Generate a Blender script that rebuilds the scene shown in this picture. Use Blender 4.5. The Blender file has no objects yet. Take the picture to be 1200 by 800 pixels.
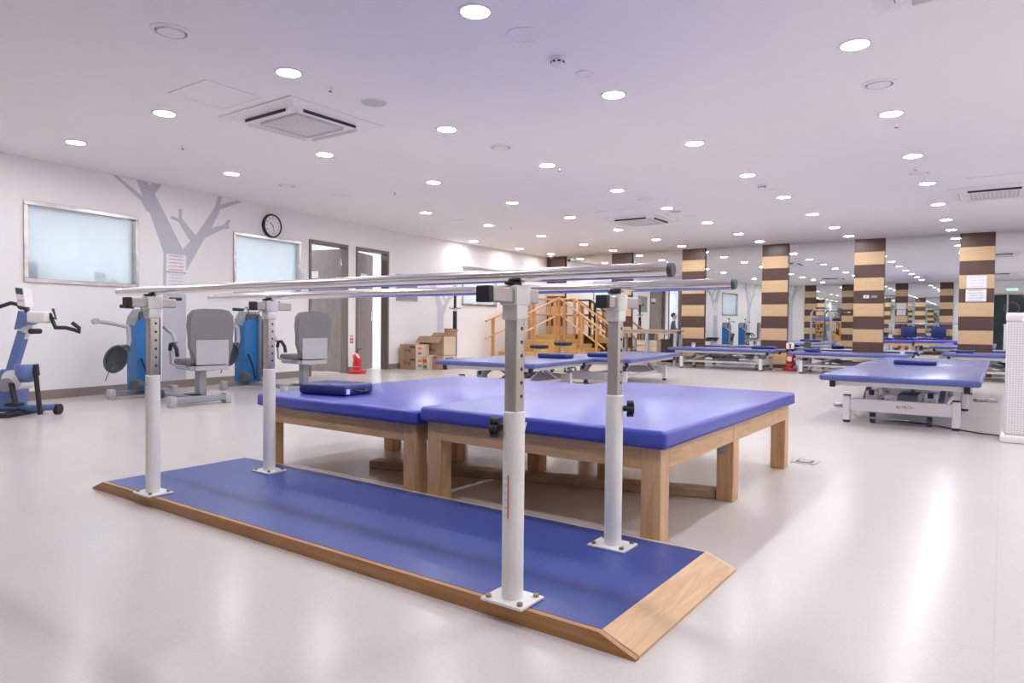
import bpy, bmesh, math, random
from mathutils import Vector, Matrix, Euler
random.seed(7)
sc = bpy.context.scene
COL = sc.collection
PI = math.pi

# ------------------------------------------------------------------ camera, world, exposure
CAMH = 0.8735          # camera height
H = 2.5935             # ceiling height
cam_d = bpy.data.cameras.new('camera')
cam = bpy.data.objects.new('camera', cam_d); COL.objects.link(cam)
cam_d.sensor_width = 36.0
cam_d.lens = 804.83 / 1200 * 36.0
cam_d.clip_start = 0.05; cam_d.clip_end = 200
_r = Vector((0.81370, 0.58121, 0.00950)).normalized()
_u = Vector((-0.02260, 0.01531, 0.99963)); _u = (_u - _r * _u.dot(_r)).normalized()
_f = _u.cross(_r)
cam.matrix_world = Matrix(((_r.x, _u.x, -_f.x, 0), (_r.y, _u.y, -_f.y, 0), (_r.z, _u.z, -_f.z, CAMH), (0, 0, 0, 1)))
sc.camera = cam
w = bpy.data.worlds.new('world'); sc.world = w; w.use_nodes = True
w.node_tree.nodes['Background'].inputs[0].default_value = (0.8, 0.85, 0.95, 1)
w.node_tree.nodes['Background'].inputs[1].default_value = 0.3
vs = sc.view_settings
vs.view_transform = 'Standard'; vs.look = 'None'; vs.gamma = 1.0; vs.use_curve_mapping = False
vs.exposure = 1.45
LIGHT = 62.0           # downlight lens radiance
cy = sc.cycles
cy.max_bounces = 14; cy.diffuse_bounces = 6; cy.glossy_bounces = 8; cy.transparent_max_bounces = 12
cy.caustics_reflective = False; cy.caustics_refractive = False
cy.use_denoising = True
cy.sample_clamp_indirect = 8.0

# ------------------------------------------------------------------ materials
MATS = {}
def _new(name):
    m = bpy.data.materials.new(name); m.use_nodes = True
    nt = m.node_tree; b = nt.nodes['Principled BSDF']
    MATS[name] = m
    return m, nt, b
def N(nt, t, **kw):
    n = nt.nodes.new(t)
    for k, v in kw.items():
        setattr(n, k, v)
    return n
def mat(name, col, rough=0.5, metal=0.0, spec=0.5, var=0.06, scale=8.0, bump=0.0, bscale=60.0, stretch=(1, 1, 1), emit=None, estr=0.0, coat=0.0, trans=0.0):
    m, nt, b = _new(name)
    tc = N(nt, 'ShaderNodeTexCoord'); mp = N(nt, 'ShaderNodeMapping')
    mp.inputs['Scale'].default_value = stretch
    nt.links.new(tc.outputs['Object'], mp.inputs['Vector'])
    nz = N(nt, 'ShaderNodeTexNoise'); nz.inputs['Scale'].default_value = scale; nz.inputs['Detail'].default_value = 4
    nt.links.new(mp.outputs['Vector'], nz.inputs['Vector'])
    rp = N(nt, 'ShaderNodeValToRGB')
    lo = [max(0, c * (1 - var)) for c in col]; hi = [min(1, c * (1 + var)) for c in col]
    rp.color_ramp.elements[0].color = (*lo, 1); rp.color_ramp.elements[1].color = (*hi, 1)
    rp.color_ramp.elements[0].position = 0.3; rp.color_ramp.elements[1].position = 0.7
    nt.links.new(nz.outputs['Fac'], rp.inputs['Fac'])
    nt.links.new(rp.outputs['Color'], b.inputs['Base Color'])
    b.inputs['Roughness'].default_value = rough; b.inputs['Metallic'].default_value = metal
    b.inputs['Specular IOR Level'].default_value = spec
    b.inputs['Coat Weight'].default_value = coat
    if coat: b.inputs['Coat Roughness'].default_value = 0.22
    if trans: b.inputs['Transmission Weight'].default_value = trans
    if bump:
        n2 = N(nt, 'ShaderNodeTexNoise'); n2.inputs['Scale'].default_value = bscale; n2.inputs['Detail'].default_value = 3
        nt.links.new(mp.outputs['Vector'], n2.inputs['Vector'])
        bp = N(nt, 'ShaderNodeBump'); bp.inputs['Strength'].default_value = bump; bp.inputs['Distance'].default_value = 0.01
        nt.links.new(n2.outputs['Fac'], bp.inputs['Height']); nt.links.new(bp.outputs['Normal'], b.inputs['Normal'])
    if emit:
        b.inputs['Emission Color'].default_value = (*emit, 1); b.inputs['Emission Strength'].default_value = estr
    return m
def wood(name, c1, c2, axis='x', rough=0.4):
    m, nt, b = _new(name)
    tc = N(nt, 'ShaderNodeTexCoord'); mp = N(nt, 'ShaderNodeMapping')
    s = {'x': (1.5, 14, 14), 'y': (14, 1.5, 14), 'z': (14, 14, 1.5)}[axis]
    mp.inputs['Scale'].default_value = s
    nt.links.new(tc.outputs['Object'], mp.inputs['Vector'])
    nz = N(nt, 'ShaderNodeTexNoise'); nz.inputs['Scale'].default_value = 2.2; nz.inputs['Detail'].default_value = 8; nz.inputs['Distortion'].default_value = 1.2
    nt.links.new(mp.outputs['Vector'], nz.inputs['Vector'])
    rp = N(nt, 'ShaderNodeValToRGB')
    rp.color_ramp.elements[0].color = (*c1, 1); rp.color_ramp.elements[1].color = (*c2, 1)
    rp.color_ramp.elements[0].position = 0.32; rp.color_ramp.elements[1].position = 0.68
    nt.links.new(nz.outputs['Fac'], rp.inputs['Fac']); nt.links.new(rp.outputs['Color'], b.inputs['Base Color'])
    b.inputs['Roughness'].default_value = rough
    bp = N(nt, 'ShaderNodeBump'); bp.inputs['Strength'].default_value = 0.08
    nt.links.new(nz.outputs['Fac'], bp.inputs['Height']); nt.links.new(bp.outputs['Normal'], b.inputs['Normal'])
    return m
def emis(name, col, s):
    m, nt, b = _new(name)
    b.inputs['Base Color'].default_value = (0.9, 0.9, 0.9, 1)
    b.inputs['Emission Color'].default_value = (*col, 1); b.inputs['Emission Strength'].default_value = s
    return m

M_wall = mat('wall_paint', (0.86, 0.845, 0.85), 0.6, var=0.015, scale=1.2, bump=0.03, bscale=150)
M_ceil = mat('ceiling_paint', (0.90, 0.875, 0.88), 0.75, var=0.01, scale=0.8, bump=0.02, bscale=120)
M_base = mat('baseboard_vinyl', (0.27, 0.22, 0.20), 0.45, var=0.05)
M_office = mat('office_paint', (0.80, 0.84, 0.88), 0.6, var=0.02)
M_frame = mat('door_frame_laminate', (0.20, 0.165, 0.15), 0.4, var=0.06, scale=4, stretch=(12, 12, 1))
M_leaf = wood('door_leaf_laminate', (0.245, 0.205, 0.19), (0.325, 0.275, 0.255), 'z', 0.4)
M_chrome = mat('polished_steel', (0.78, 0.77, 0.78), 0.13, 1.0, var=0.03, scale=3)
M_rail = mat('brushed_rail_steel', (0.90, 0.885, 0.89), 0.17, 1.0, var=0.03, scale=2, stretch=(1, 40, 40))
M_satin = mat('satin_steel_tube', (0.47, 0.43, 0.40), 0.38, 0.85, var=0.08, scale=6, stretch=(4, 4, 1))
M_wframe = mat('window_frame_steel', (0.62, 0.58, 0.57), 0.22, 1.0, var=0.15, scale=9)
M_white = mat('white_enamel', (0.82, 0.80, 0.80), 0.3, var=0.02, coat=0.2)
M_cream = mat('ivory_plastic', (0.85, 0.83, 0.80), 0.4, var=0.02)
M_black = mat('black_rubber', (0.018, 0.018, 0.022), 0.5, var=0.2)
M_dark = mat('dark_hole', (0.03, 0.03, 0.03), 0.7)
M_bluemat = mat('royal_blue_vinyl', (0.042, 0.062, 0.46), 0.34, spec=0.5, coat=0.35, var=0.05, scale=2.5, bump=0.05, bscale=220)
M_deck = mat('deck_blue_vinyl', (0.040, 0.074, 0.30), 0.38, coat=0.15, spec=0.45, var=0.08, scale=1.5, bump=0.05, bscale=260)
M_bed = mat('slate_blue_vinyl', (0.070, 0.092, 0.31), 0.36, spec=0.5, coat=0.35, var=0.05, scale=3, bump=0.05, bscale=200)
M_navy = mat('navy_vinyl', (0.020, 0.032, 0.19), 0.33, var=0.08, scale=4)
M_woodx = wood('beech_wood_along', (0.55, 0.33, 0.16), (0.70, 0.46, 0.255), 'x')
M_woody = wood('beech_wood_across', (0.55, 0.33, 0.16), (0.70, 0.46, 0.255), 'y')
M_woodz = wood('beech_wood_upright', (0.55, 0.33, 0.16), (0.71, 0.465, 0.26), 'z')
M_edge = wood('brown_edge_wood', (0.36, 0.165, 0.055), (0.52, 0.265, 0.10), 'x')
M_pale = wood('pale_strip_wood', (0.55, 0.45, 0.36), (0.66, 0.56, 0.46), 'x')
M_plank = wood('weathered_plank_wood', (0.36, 0.26, 0.16), (0.46, 0.35, 0.23), 'x')
M_stair = wood('stair_tread_wood', (0.55, 0.33, 0.11), (0.70, 0.45, 0.17), 'x', 0.3)
M_stairz = wood('stair_post_wood', (0.50, 0.24, 0.09), (0.62, 0.33, 0.14), 'z', 0.35)
M_stairrail = wood('stair_rail_wood', (0.60, 0.33, 0.15), (0.72, 0.44, 0.22), 'x', 0.35)
M_pbrown = wood('column_dark_panel', (0.088, 0.045, 0.036), (0.118, 0.062, 0.050), 'x', 0.35)
M_pbeige = wood('column_beige_panel', (0.62, 0.42, 0.235), (0.69, 0.48, 0.28), 'x', 0.35)
M_tree = mat('grey_mural_paint', (0.54, 0.54, 0.605), 0.6, var=0.02)
M_treel = mat('pale_grey_mural_paint', (0.60, 0.61, 0.67), 0.6, var=0.02)
M_grey = mat('grey_upholstery', (0.185, 0.178, 0.19), 0.55, var=0.04, scale=10, bump=0.05)
M_lgrey = mat('light_grey_plastic', (0.42, 0.42, 0.46), 0.4, var=0.03)
M_mgrey = mat('grey_painted_steel', (0.31, 0.32, 0.36), 0.4, 0.2, var=0.04)
M_dgrey = mat('charcoal_plastic', (0.075, 0.085, 0.10), 0.45, var=0.1)
M_mblue = mat('machine_blue_panel', (0.022, 0.17, 0.46), 0.35, var=0.06)
M_bblue = mat('bike_blue_plastic', (0.13, 0.19, 0.44), 0.4, var=0.05)
M_strap = mat('navy_strap', (0.015, 0.018, 0.04), 0.7)
M_red = mat('extinguisher_red', (0.55, 0.012, 0.014), 0.28, var=0.06, coat=0.3)
M_yellow = mat('yellow_label', (0.75, 0.52, 0.06), 0.5)
M_card = mat('cardboard', (0.46, 0.31, 0.19), 0.75, var=0.05, scale=5)
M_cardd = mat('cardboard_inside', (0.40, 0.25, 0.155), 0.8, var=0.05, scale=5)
M_cardl = mat('pale_cardboard', (0.64, 0.51, 0.38), 0.75, var=0.04, scale=5)
M_ink = mat('print_ink', (0.05, 0.045, 0.05), 0.6)
M_inkr = mat('red_print_ink', (0.60, 0.07, 0.06), 0.6)
M_inkb = mat('blue_print_ink', (0.13, 0.18, 0.38), 0.6)
M_inkg = mat('green_print_ink', (0.08, 0.30, 0.10), 0.6)
M_paper = mat('white_paper', (0.84, 0.83, 0.87), 0.7, var=0.01)
M_speaker = mat('ceiling_speaker_grille', (0.56, 0.575, 0.60), 0.7, var=0.06, scale=200)
M_vent = mat('ceiling_vent_plastic', (0.86, 0.84, 0.84), 0.5, var=0.02)
M_acgrille = mat('air_conditioner_grille', (0.64, 0.62, 0.625), 0.6, var=0.1, scale=120)
M_lens = emis('downlight_lens', (0.985, 0.98, 1.0), LIGHT)
M_panel = emis('office_panel_lens', (0.95, 0.975, 1.0), 6.0)
M_led = emis('blue_indicator', (0.25, 0.3, 1.0), 3.0)
M_exit = emis('exit_sign_face', (0.15, 0.9, 0.5), 0.35)
M_skin = mat('skin', (0.58, 0.38, 0.29), 0.5)
M_hair = mat('black_hair', (0.012, 0.011, 0.011), 0.5)
M_suit = mat('slate_suit_cloth', (0.07, 0.09, 0.16), 0.8)
M_trous = mat('dark_trouser_cloth', (0.02, 0.02, 0.028), 0.8)
M_shirt = mat('pale_blue_shirt', (0.45, 0.55, 0.75), 0.7)
M_gold = mat('brass_bolt', (0.35, 0.28, 0.17), 0.35, 1.0)
M_darkglass = mat('dark_green_glass', (0.03, 0.045, 0.042), 0.08, var=0.15, scale=2)
M_orange = mat('orange_print', (0.62, 0.20, 0.08), 0.5)

def mirror_mat():
    m, nt, b = _new('silvered_mirror_glass')
    b.inputs['Base Color'].default_value = (0.86, 0.89, 0.885, 1); b.inputs['Metallic'].default_value = 1.0
    b.inputs['Roughness'].default_value = 0.0
    nz = N(nt, 'ShaderNodeTexNoise'); nz.inputs['Scale'].default_value = 1.5
    tc = N(nt, 'ShaderNodeTexCoord'); nt.links.new(tc.outputs['Object'], nz.inputs['Vector'])
    mr = N(nt, 'ShaderNodeMapRange'); mr.inputs['To Min'].default_value = 0.0; mr.inputs['To Max'].default_value = 0.012
    nt.links.new(nz.outputs['Fac'], mr.inputs['Value']); nt.links.new(mr.outputs['Result'], b.inputs['Roughness'])
    return m
M_mirror = mirror_mat()
def floor_mat():
    m, nt, b = _new('beige_vinyl_floor')
    tc = N(nt, 'ShaderNodeTexCoord')
    n1 = N(nt, 'ShaderNodeTexNoise'); n1.inputs['Scale'].default_value = 2.2; n1.inputs['Detail'].default_value = 6
    n2 = N(nt, 'ShaderNodeTexNoise'); n2.inputs['Scale'].default_value = 90; n2.inputs['Detail'].default_value = 2
    nt.links.new(tc.outputs['Object'], n1.inputs['Vector']); nt.links.new(tc.outputs['Object'], n2.inputs['Vector'])
    r1 = N(nt, 'ShaderNodeValToRGB')
    r1.color_ramp.elements[0].color = (0.635, 0.590, 0.57, 1); r1.color_ramp.elements[1].color = (0.655, 0.606, 0.585, 1)
    r1.color_ramp.elements[0].position = 0.3; r1.color_ramp.elements[1].position = 0.7
    nt.links.new(n1.outputs['Fac'], r1.inputs['Fac'])
    mx = N(nt, 'ShaderNodeMix', data_type='RGBA', blend_type='MULTIPLY'); mx.inputs['Factor'].default_value = 0.12
    nt.links.new(r1.outputs['Color'], mx.inputs['A']); nt.links.new(n2.outputs['Fac'], mx.inputs['B'])
    # welded sheet seams every 1.8 m
    sp = N(nt, 'ShaderNodeSeparateXYZ'); nt.links.new(tc.outputs['Object'], sp.inputs['Vector'])
    md = N(nt, 'ShaderNodeMath', operation='PINGPONG'); md.inputs[1].default_value = 0.9
    nt.links.new(sp.outputs['X'], md.inputs[0])
    lt = N(nt, 'ShaderNodeMath', operation='LESS_THAN'); lt.inputs[1].default_value = 0.003
    nt.links.new(md.outputs[0], lt.inputs[0])
    mx2 = N(nt, 'ShaderNodeMix', data_type='RGBA', blend_type='MULTIPLY'); mx2.inputs['B'].default_value = (0.95, 0.945, 0.94, 1)
    nt.links.new(lt.outputs[0], mx2.inputs['Factor']); nt.links.new(mx.outputs['Result'], mx2.inputs['A'])
    nt.links.new(mx2.outputs['Result'], b.inputs['Base Color'])
    b.inputs['Roughness'].default_value = 0.27; b.inputs['Specular IOR Level'].default_value = 0.17
    mr = N(nt, 'ShaderNodeMapRange'); mr.inputs['To Min'].default_value = 0.215; mr.inputs['To Max'].default_value = 0.235
    nt.links.new(n1.outputs['Fac'], mr.inputs['Value']); nt.links.new(mr.outputs['Result'], b.inputs['Roughness'])
    bp = N(nt, 'ShaderNodeBump'); bp.inputs['Strength'].default_value = 0.02
    nt.links.new(n2.outputs['Fac'], bp.inputs['Height']); nt.links.new(bp.outputs['Normal'], b.inputs['Normal'])
    return m
M_floor = floor_mat()
def pane_mat():
    m, nt, b = _new('frosted_blue_pane')
    b.inputs['Base Color'].default_value = (0.76, 0.82, 0.87, 1); b.inputs['Roughness'].default_value = 0.12
    tr = N(nt, 'ShaderNodeBsdfTransparent'); tr.inputs['Color'].default_value = (0.93, 0.98, 1.0, 1)
    tl = N(nt, 'ShaderNodeBsdfTranslucent'); tl.inputs['Color'].default_value = (0.88, 0.93, 0.97, 1)
    nz = N(nt, 'ShaderNodeTexNoise'); nz.inputs['Scale'].default_value = 2.0
    tc = N(nt, 'ShaderNodeTexCoord'); nt.links.new(tc.outputs['Object'], nz.inputs['Vector'])
    mr = N(nt, 'ShaderNodeMapRange'); mr.inputs['To Min'].default_value = 0.38; mr.inputs['To Max'].default_value = 0.48
    nt.links.new(nz.outputs['Fac'], mr.inputs['Value'])
    m1 = N(nt, 'ShaderNodeMixShader'); m1.inputs[0].default_value = 0.45
    nt.links.new(tl.outputs[0], m1.inputs[2]); nt.links.new(b.outputs[0], m1.inputs[1])
    m2 = N(nt, 'ShaderNodeMixShader'); nt.links.new(mr.outputs['Result'], m2.inputs[0])
    nt.links.new(m1.outputs[0], m2.inputs[1]); nt.links.new(tr.outputs[0], m2.inputs[2])
    nt.links.new(m2.outputs[0], nt.nodes['Material Output'].inputs['Surface'])
    return m
M_pane = pane_mat()
def print_mat(name, rows, ink, paper=(0.84, 0.83, 0.87), width=9.0):
    """flat print: rows of illegible small text on paper (generated coordinates x across, z up)"""
    m, nt, b = _new(name)
    tc = N(nt, 'ShaderNodeTexCoord'); sp = N(nt, 'ShaderNodeSeparateXYZ'); nt.links.new(tc.outputs['Generated'], sp.inputs['Vector'])
    mz = N(nt, 'ShaderNodeMath', operation='MULTIPLY'); mz.inputs[1].default_value = rows; nt.links.new(sp.outputs['Z'], mz.inputs[0])
    fr = N(nt, 'ShaderNodeMath', operation='FRACT'); nt.links.new(mz.outputs[0], fr.inputs[0])
    ins = N(nt, 'ShaderNodeMath', operation='COMPARE'); ins.inputs[1].default_value = 0.5; ins.inputs[2].default_value = 0.2; nt.links.new(fr.outputs[0], ins.inputs[0])
    mar = N(nt, 'ShaderNodeMath', operation='COMPARE'); mar.inputs[1].default_value = 0.5; mar.inputs[2].default_value = 0.36; nt.links.new(sp.outputs['X'], mar.inputs[0])
    mp = N(nt, 'ShaderNodeMapping'); mp.inputs['Scale'].default_value = (width, 1, rows); nt.links.new(tc.outputs['Generated'], mp.inputs['Vector'])
    nz = N(nt, 'ShaderNodeTexNoise'); nz.inputs['Scale'].default_value = 3.0; nz.inputs['Detail'].default_value = 1; nt.links.new(mp.outputs['Vector'], nz.inputs['Vector'])
    gt = N(nt, 'ShaderNodeMath', operation='GREATER_THAN'); gt.inputs[1].default_value = 0.47; nt.links.new(nz.outputs['Fac'], gt.inputs[0])
    a = N(nt, 'ShaderNodeMath', operation='MULTIPLY'); nt.links.new(ins.outputs[0], a.inputs[0]); nt.links.new(mar.outputs[0], a.inputs[1])
    c = N(nt, 'ShaderNodeMath', operation='MULTIPLY'); nt.links.new(a.outputs[0], c.inputs[0]); nt.links.new(gt.outputs[0], c.inputs[1])
    mx = N(nt, 'ShaderNodeMix', data_type='RGBA'); nt.links.new(c.outputs[0], mx.inputs['Factor'])
    mx.inputs['A'].default_value = (*paper, 1); mx.inputs['B'].default_value = (*ink, 1)
    nt.links.new(mx.outputs['Result'], b.inputs['Base Color']); b.inputs['Roughness'].default_value = 0.6
    return m
M_notice1 = print_mat('printed_notice_red', 5, (0.62, 0.36, 0.40))
M_notice2 = print_mat('printed_notice_grey', 6, (0.60, 0.59, 0.66))
M_notice3 = print_mat('printed_notice_faint', 4, (0.66, 0.62, 0.70))
M_notice4 = print_mat('printed_notice_dark', 5, (0.42, 0.40, 0.50))
M_sign = print_mat('door_sign_print', 2, (0.62, 0.62, 0.66))
def perforated_mat():
    m, nt, b = _new('perforated_white_panel')
    tc = N(nt, 'ShaderNodeTexCoord'); mp = N(nt, 'ShaderNodeMapping'); mp.inputs['Scale'].default_value = (56, 56, 56)
    nt.links.new(tc.outputs['Object'], mp.inputs['Vector'])
    fr = N(nt, 'ShaderNodeVectorMath', operation='FRACTION'); nt.links.new(mp.outputs['Vector'], fr.inputs[0])
    sb = N(nt, 'ShaderNodeVectorMath', operation='SUBTRACT'); sb.inputs[1].default_value = (0.5, 0.5, 0.5); nt.links.new(fr.outputs[0], sb.inputs[0])
    ml = N(nt, 'ShaderNodeVectorMath', operation='MULTIPLY'); ml.inputs[1].default_value = (1, 0, 1); nt.links.new(sb.outputs[0], ml.inputs[0])
    ln = N(nt, 'ShaderNodeVectorMath', operation='LENGTH'); nt.links.new(ml.outputs[0], ln.inputs[0])
    lt = N(nt, 'ShaderNodeMath', operation='LESS_THAN'); lt.inputs[1].default_value = 0.27; nt.links.new(ln.outputs['Value'], lt.inputs[0])
    mx = N(nt, 'ShaderNodeMix', data_type='RGBA'); nt.links.new(lt.outputs[0], mx.inputs['Factor'])
    mx.inputs['A'].default_value = (0.76, 0.75, 0.77, 1); mx.inputs['B'].default_value = (0.50, 0.50, 0.52, 1)
    nt.links.new(mx.outputs['Result'], b.inputs['Base Color']); b.inputs['Roughness'].default_value = 0.35
    return m
M_perf = perforated_mat()

# ------------------------------------------------------------------ mesh builders
class MB:
    def __init__(s): s.bm = bmesh.new()
    def _add(s, verts, faces):
        vs_ = [s.bm.verts.new(v) for v in verts]
        for f in faces:
            try: s.bm.faces.new([vs_[i] for i in f])
            except ValueError: pass
        return s
    def box(s, x0, x1, y0, y1, z0, z1):
        v = [(x, y, z) for z in (z0, z1) for x, y in ((x0, y0), (x1, y0), (x1, y1), (x0, y1))]
        return s._add(v, [(3, 2, 1, 0), (4, 5, 6, 7), (0, 1, 5, 4), (1, 2, 6, 5), (2, 3, 7, 6), (3, 0, 4, 7)])
    def rbox(s, x0, x1, y0, y1, z0, z1, r=0.01, seg=2):
        b2 = bmesh.new(); t = MB(); t.bm = b2; t.box(x0, x1, y0, y1, z0, z1)
        bmesh.ops.bevel(b2, geom=b2.edges[:], offset=r, segments=seg, affect='EDGES', profile=0.5)
        return s.merge(b2)
    def merge(s, b2, M=None):
        b2.verts.index_update()
        mp = {}
        for v in b2.verts: mp[v.index] = s.bm.verts.new(M @ v.co if M else v.co)
        for f in b2.faces:
            try: s.bm.faces.new([mp[v.index] for v in f.verts])
            except ValueError: pass
        b2.free(); return s
    def obox(s, p0, p1, wx, wz, up=(0, 0, 1)):
        """square bar between two points"""
        p0, p1 = Vector(p0), Vector(p1); d = (p1 - p0).normalized(); u = Vector(up)
        if abs(d.dot(u)) > 0.99: u = Vector((0, 1, 0))
        a = d.cross(u).normalized(); b = a.cross(d)
        v = []
        for p in (p0, p1):
            for i, j in ((-1, -1), (1, -1), (1, 1), (-1, 1)): v.append(p + a * (i * wx / 2) + b * (j * wz / 2))
        return s._add(v, [(0, 1, 2, 3), (7, 6, 5, 4), (0, 4, 5, 1), (1, 5, 6, 2), (2, 6, 7, 3), (3, 7, 4, 0)])
    def cyl(s, p0, p1, r0, r1=None, n=14):
        r1 = r0 if r1 is None else r1
        p0, p1 = Vector(p0), Vector(p1); d = (p1 - p0).normalized()
        u = Vector((0, 0, 1)) if abs(d.z) < 0.9 else Vector((1, 0, 0))
        a = d.cross(u).normalized(); b = d.cross(a)
        v = []
        for p, r in ((p0, r0), (p1, r1)):
            for k in range(n):
                t = 2 * PI * k / n; v.append(p + (a * math.cos(t) + b * math.sin(t)) * r)
        f = [(k, (k + 1) % n, n + (k + 1) % n, n + k) for k in range(n)]
        f += [tuple(range(n - 1, -1, -1)), tuple(range(n, 2 * n))]
        return s._add(v, f)
    def tube(s, pts, r, n=10):
        pts = [Vector(p) for p in pts]; v = []; prev = None
        for i, p in enumerate(pts):
            d = ((pts[min(i + 1, len(pts) - 1)] - p).normalized() + (p - pts[max(i - 1, 0)]).normalized()).normalized()
            if prev is None:
                u = Vector((0, 0, 1)) if abs(d.z) < 0.9 else Vector((1, 0, 0)); a = d.cross(u).normalized()
            else: a = (prev - d * prev.dot(d)).normalized()
            prev = a; b = d.cross(a); rr = r[i] if isinstance(r, (list, tuple)) else r
            for k in range(n):
                t = 2 * PI * k / n; v.append(p + (a * math.cos(t) + b * math.sin(t)) * rr)
        f = []
        for i in range(len(pts) - 1):
            for k in range(n): f.append((i * n + k, i * n + (k + 1) % n, (i + 1) * n + (k + 1) % n, (i + 1) * n + k))
        L = (len(pts) - 1) * n
        f += [tuple(range(n - 1, -1, -1)), tuple(range(L, L + n))]
        return s._add(v, f)
    def lathe(s, prof, n=20, c=(0, 0, 0), caps=True):
        v = []; c = Vector(c)
        for r, z in prof:
            for k in range(n):
                t = 2 * PI * k / n; v.append(c + Vector((r * math.cos(t), r * math.sin(t), z)))
        f = []
        for i in range(len(prof) - 1):
            for k in range(n): f.append((i * n + k, i * n + (k + 1) % n, (i + 1) * n + (k + 1) % n, (i + 1) * n + k))
        L = (len(prof) - 1) * n
        if caps and prof[0][0] > 1e-6: f.append(tuple(range(n - 1, -1, -1)))
        if caps and prof[-1][0] > 1e-6: f.append(tuple(range(L, L + n)))
        s._add(v, f); bmesh.ops.remove_doubles(s.bm, verts=s.bm.verts[:], dist=1e-6)
        return s
    def prism(s, poly, y0, y1, plane='xz'):
        """polygon extruded: plane xz along y, xy along z, yz along x"""
        def P(a, b, c): return {'xz': (a, c, b), 'xy': (a, b, c), 'yz': (c, a, b)}[plane]
        n = len(poly)
        v = [P(a, b, y0) for a, b in poly] + [P(a, b, y1) for a, b in poly]
        f = [tuple(range(n)), tuple(range(2 * n - 1, n - 1, -1))] + [(k, n + k, n + (k + 1) % n, (k + 1) % n) for k in range(n)]
        return s._add(v, f)
    def disc(s, c, r, n=20, nrm='z'):
        v = []
        for k in range(n):
            t = 2 * PI * k / n; a, b = r * math.cos(t), r * math.sin(t)
            v.append(Vector(c) + Vector({'z': (a, b, 0), 'y': (a, 0, b), 'x': (0, a, b)}[nrm]))
        return s._add(v, [tuple(range(n))])
    def mesh(s, name, m, smooth=40):
        bmesh.ops.recalc_face_normals(s.bm, faces=s.bm.faces[:])
        me = bpy.data.meshes.new(name); s.bm.to_mesh(me); s.bm.free()
        me.materials.append(m)
        if smooth:
            me.shade_smooth(); me.set_sharp_from_angle(angle=math.radians(smooth))
        return me
    def build(s, name, m, parent=None, smooth=40, loc=None, rotz=0, label=None):
        o = bpy.data.objects.new(name, s.mesh(name, m, smooth)); COL.objects.link(o)
        if parent: o.parent = parent
        if loc: o.location = loc
        if rotz: o.rotation_euler = (0, 0, rotz)
        if label: o['label'] = label
        return o
def thing(name, label, cat, loc=(0, 0, 0), rotz=0, group=None):
    o = bpy.data.objects.new(name, None); COL.objects.link(o)
    o.empty_display_size = 0.05
    o.location = loc; o.rotation_euler = (0, 0, rotz); o['label'] = label; o['category'] = cat
    if group: o['group'] = group
    return o
def tag(o, label, cat, group=None):
    o['label'] = label; o['category'] = cat
    if group: o['group'] = group
    return o
def struct(o, label=None, cat=None):
    o['kind'] = 'structure'
    if label: o['label'] = label
    if cat: o['category'] = cat
    return o
def sempty(name, loc, rotz=0, label=None, cat=None):
    o = bpy.data.objects.new(name, None); COL.objects.link(o); o.location = loc; o.rotation_euler = (0, 0, rotz)
    o.empty_display_size = 0.05
    return struct(o, label, cat)
def copy_tree(o, parent=None):
    c = o.copy(); COL.objects.link(c); c.parent = parent
    for ch in list(o.children):
        d = ch.copy(); COL.objects.link(d); d.parent = c
        for g in list(ch.children):
            e = g.copy(); COL.objects.link(e); e.parent = d
    return c
def text_part(name, body, size, m, parent, loc, rot=(PI / 2, 0, 0), depth=0.0006, align='CENTER'):
    cu = bpy.data.curves.new(name, 'FONT'); cu.body = body; cu.size = size; cu.extrude = depth
    cu.align_x = align; cu.align_y = 'CENTER'; cu.resolution_u = 3
    t = bpy.data.objects.new(name, cu); COL.objects.link(t)
    dg = bpy.context.evaluated_depsgraph_get()
    me = bpy.data.meshes.new_from_object(t.evaluated_get(dg)); me.name = name
    bpy.data.objects.remove(t); bpy.data.curves.remove(cu)
    me.materials.clear(); me.materials.append(m)
    o = bpy.data.objects.new(name, me); COL.objects.link(o); o.parent = parent
    o.location = loc; o.rotation_euler = rot
    return o
ORD = ['first', 'second', 'third', 'fourth', 'fifth', 'sixth', 'seventh', 'eighth', 'ninth', 'tenth']

# ------------------------------------------------------------------ the shell
VM = 14.99             # face of the mirror wall
VB = -0.60             # face of the mirror wall behind the camera
UR = 3.30              # right wall
A = Vector((-8.456, 2.809)); B = Vector((-9.389, 9.245)); C = Vector((-9.60, 15.02))
tA = (B - A).normalized(); angA = math.atan2(tA.y, tA.x)
tC = (C - B).normalized(); angC = math.atan2(tC.y, tC.x)
S0 = -3.42             # start of the left wall (behind the camera), measured from A
Astart = A + tA * S0
UO = -11.6             # far wall of the offices
struct(MB().box(UO - 0.1, UR + 0.12, VB - 0.12, VM + 0.14, -0.08, 0.0).build('floor', M_floor, smooth=0), 'pale beige vinyl floor with a soft sheen', 'floor')
struct(MB().box(UO - 0.1, UR + 0.12, VB - 0.12, VM + 0.14, H, H + 0.1).build('ceiling', M_ceil, smooth=0), 'smooth white painted ceiling with recessed lights', 'ceiling')
def wall_holes(name, L0, L1, thick, holes, m, loc, ang, label):
    """local x along the wall, +y into the wall; holes (x0,x1,z0,z1)"""
    mb = MB(); xs = sorted({L0, L1, *[h[0] for h in holes], *[h[1] for h in holes]})
    for a, b in zip(xs[:-1], xs[1:]):
        hh = sorted([(h[2], h[3]) for h in holes if h[0] <= a + 1e-6 and h[1] >= b - 1e-6])
        z = 0.0
        for z0, z1 in hh:
            if z0 > z + 1e-6: mb.box(a, b, 0, thick, z, z0)
            z = z1
        if z < H - 1e-6: mb.box(a, b, 0, thick, z, H)
    o = mb.build(name, m, smooth=0, loc=(loc[0], loc[1], 0), rotz=ang)
    return struct(o, label, 'wall')
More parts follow.
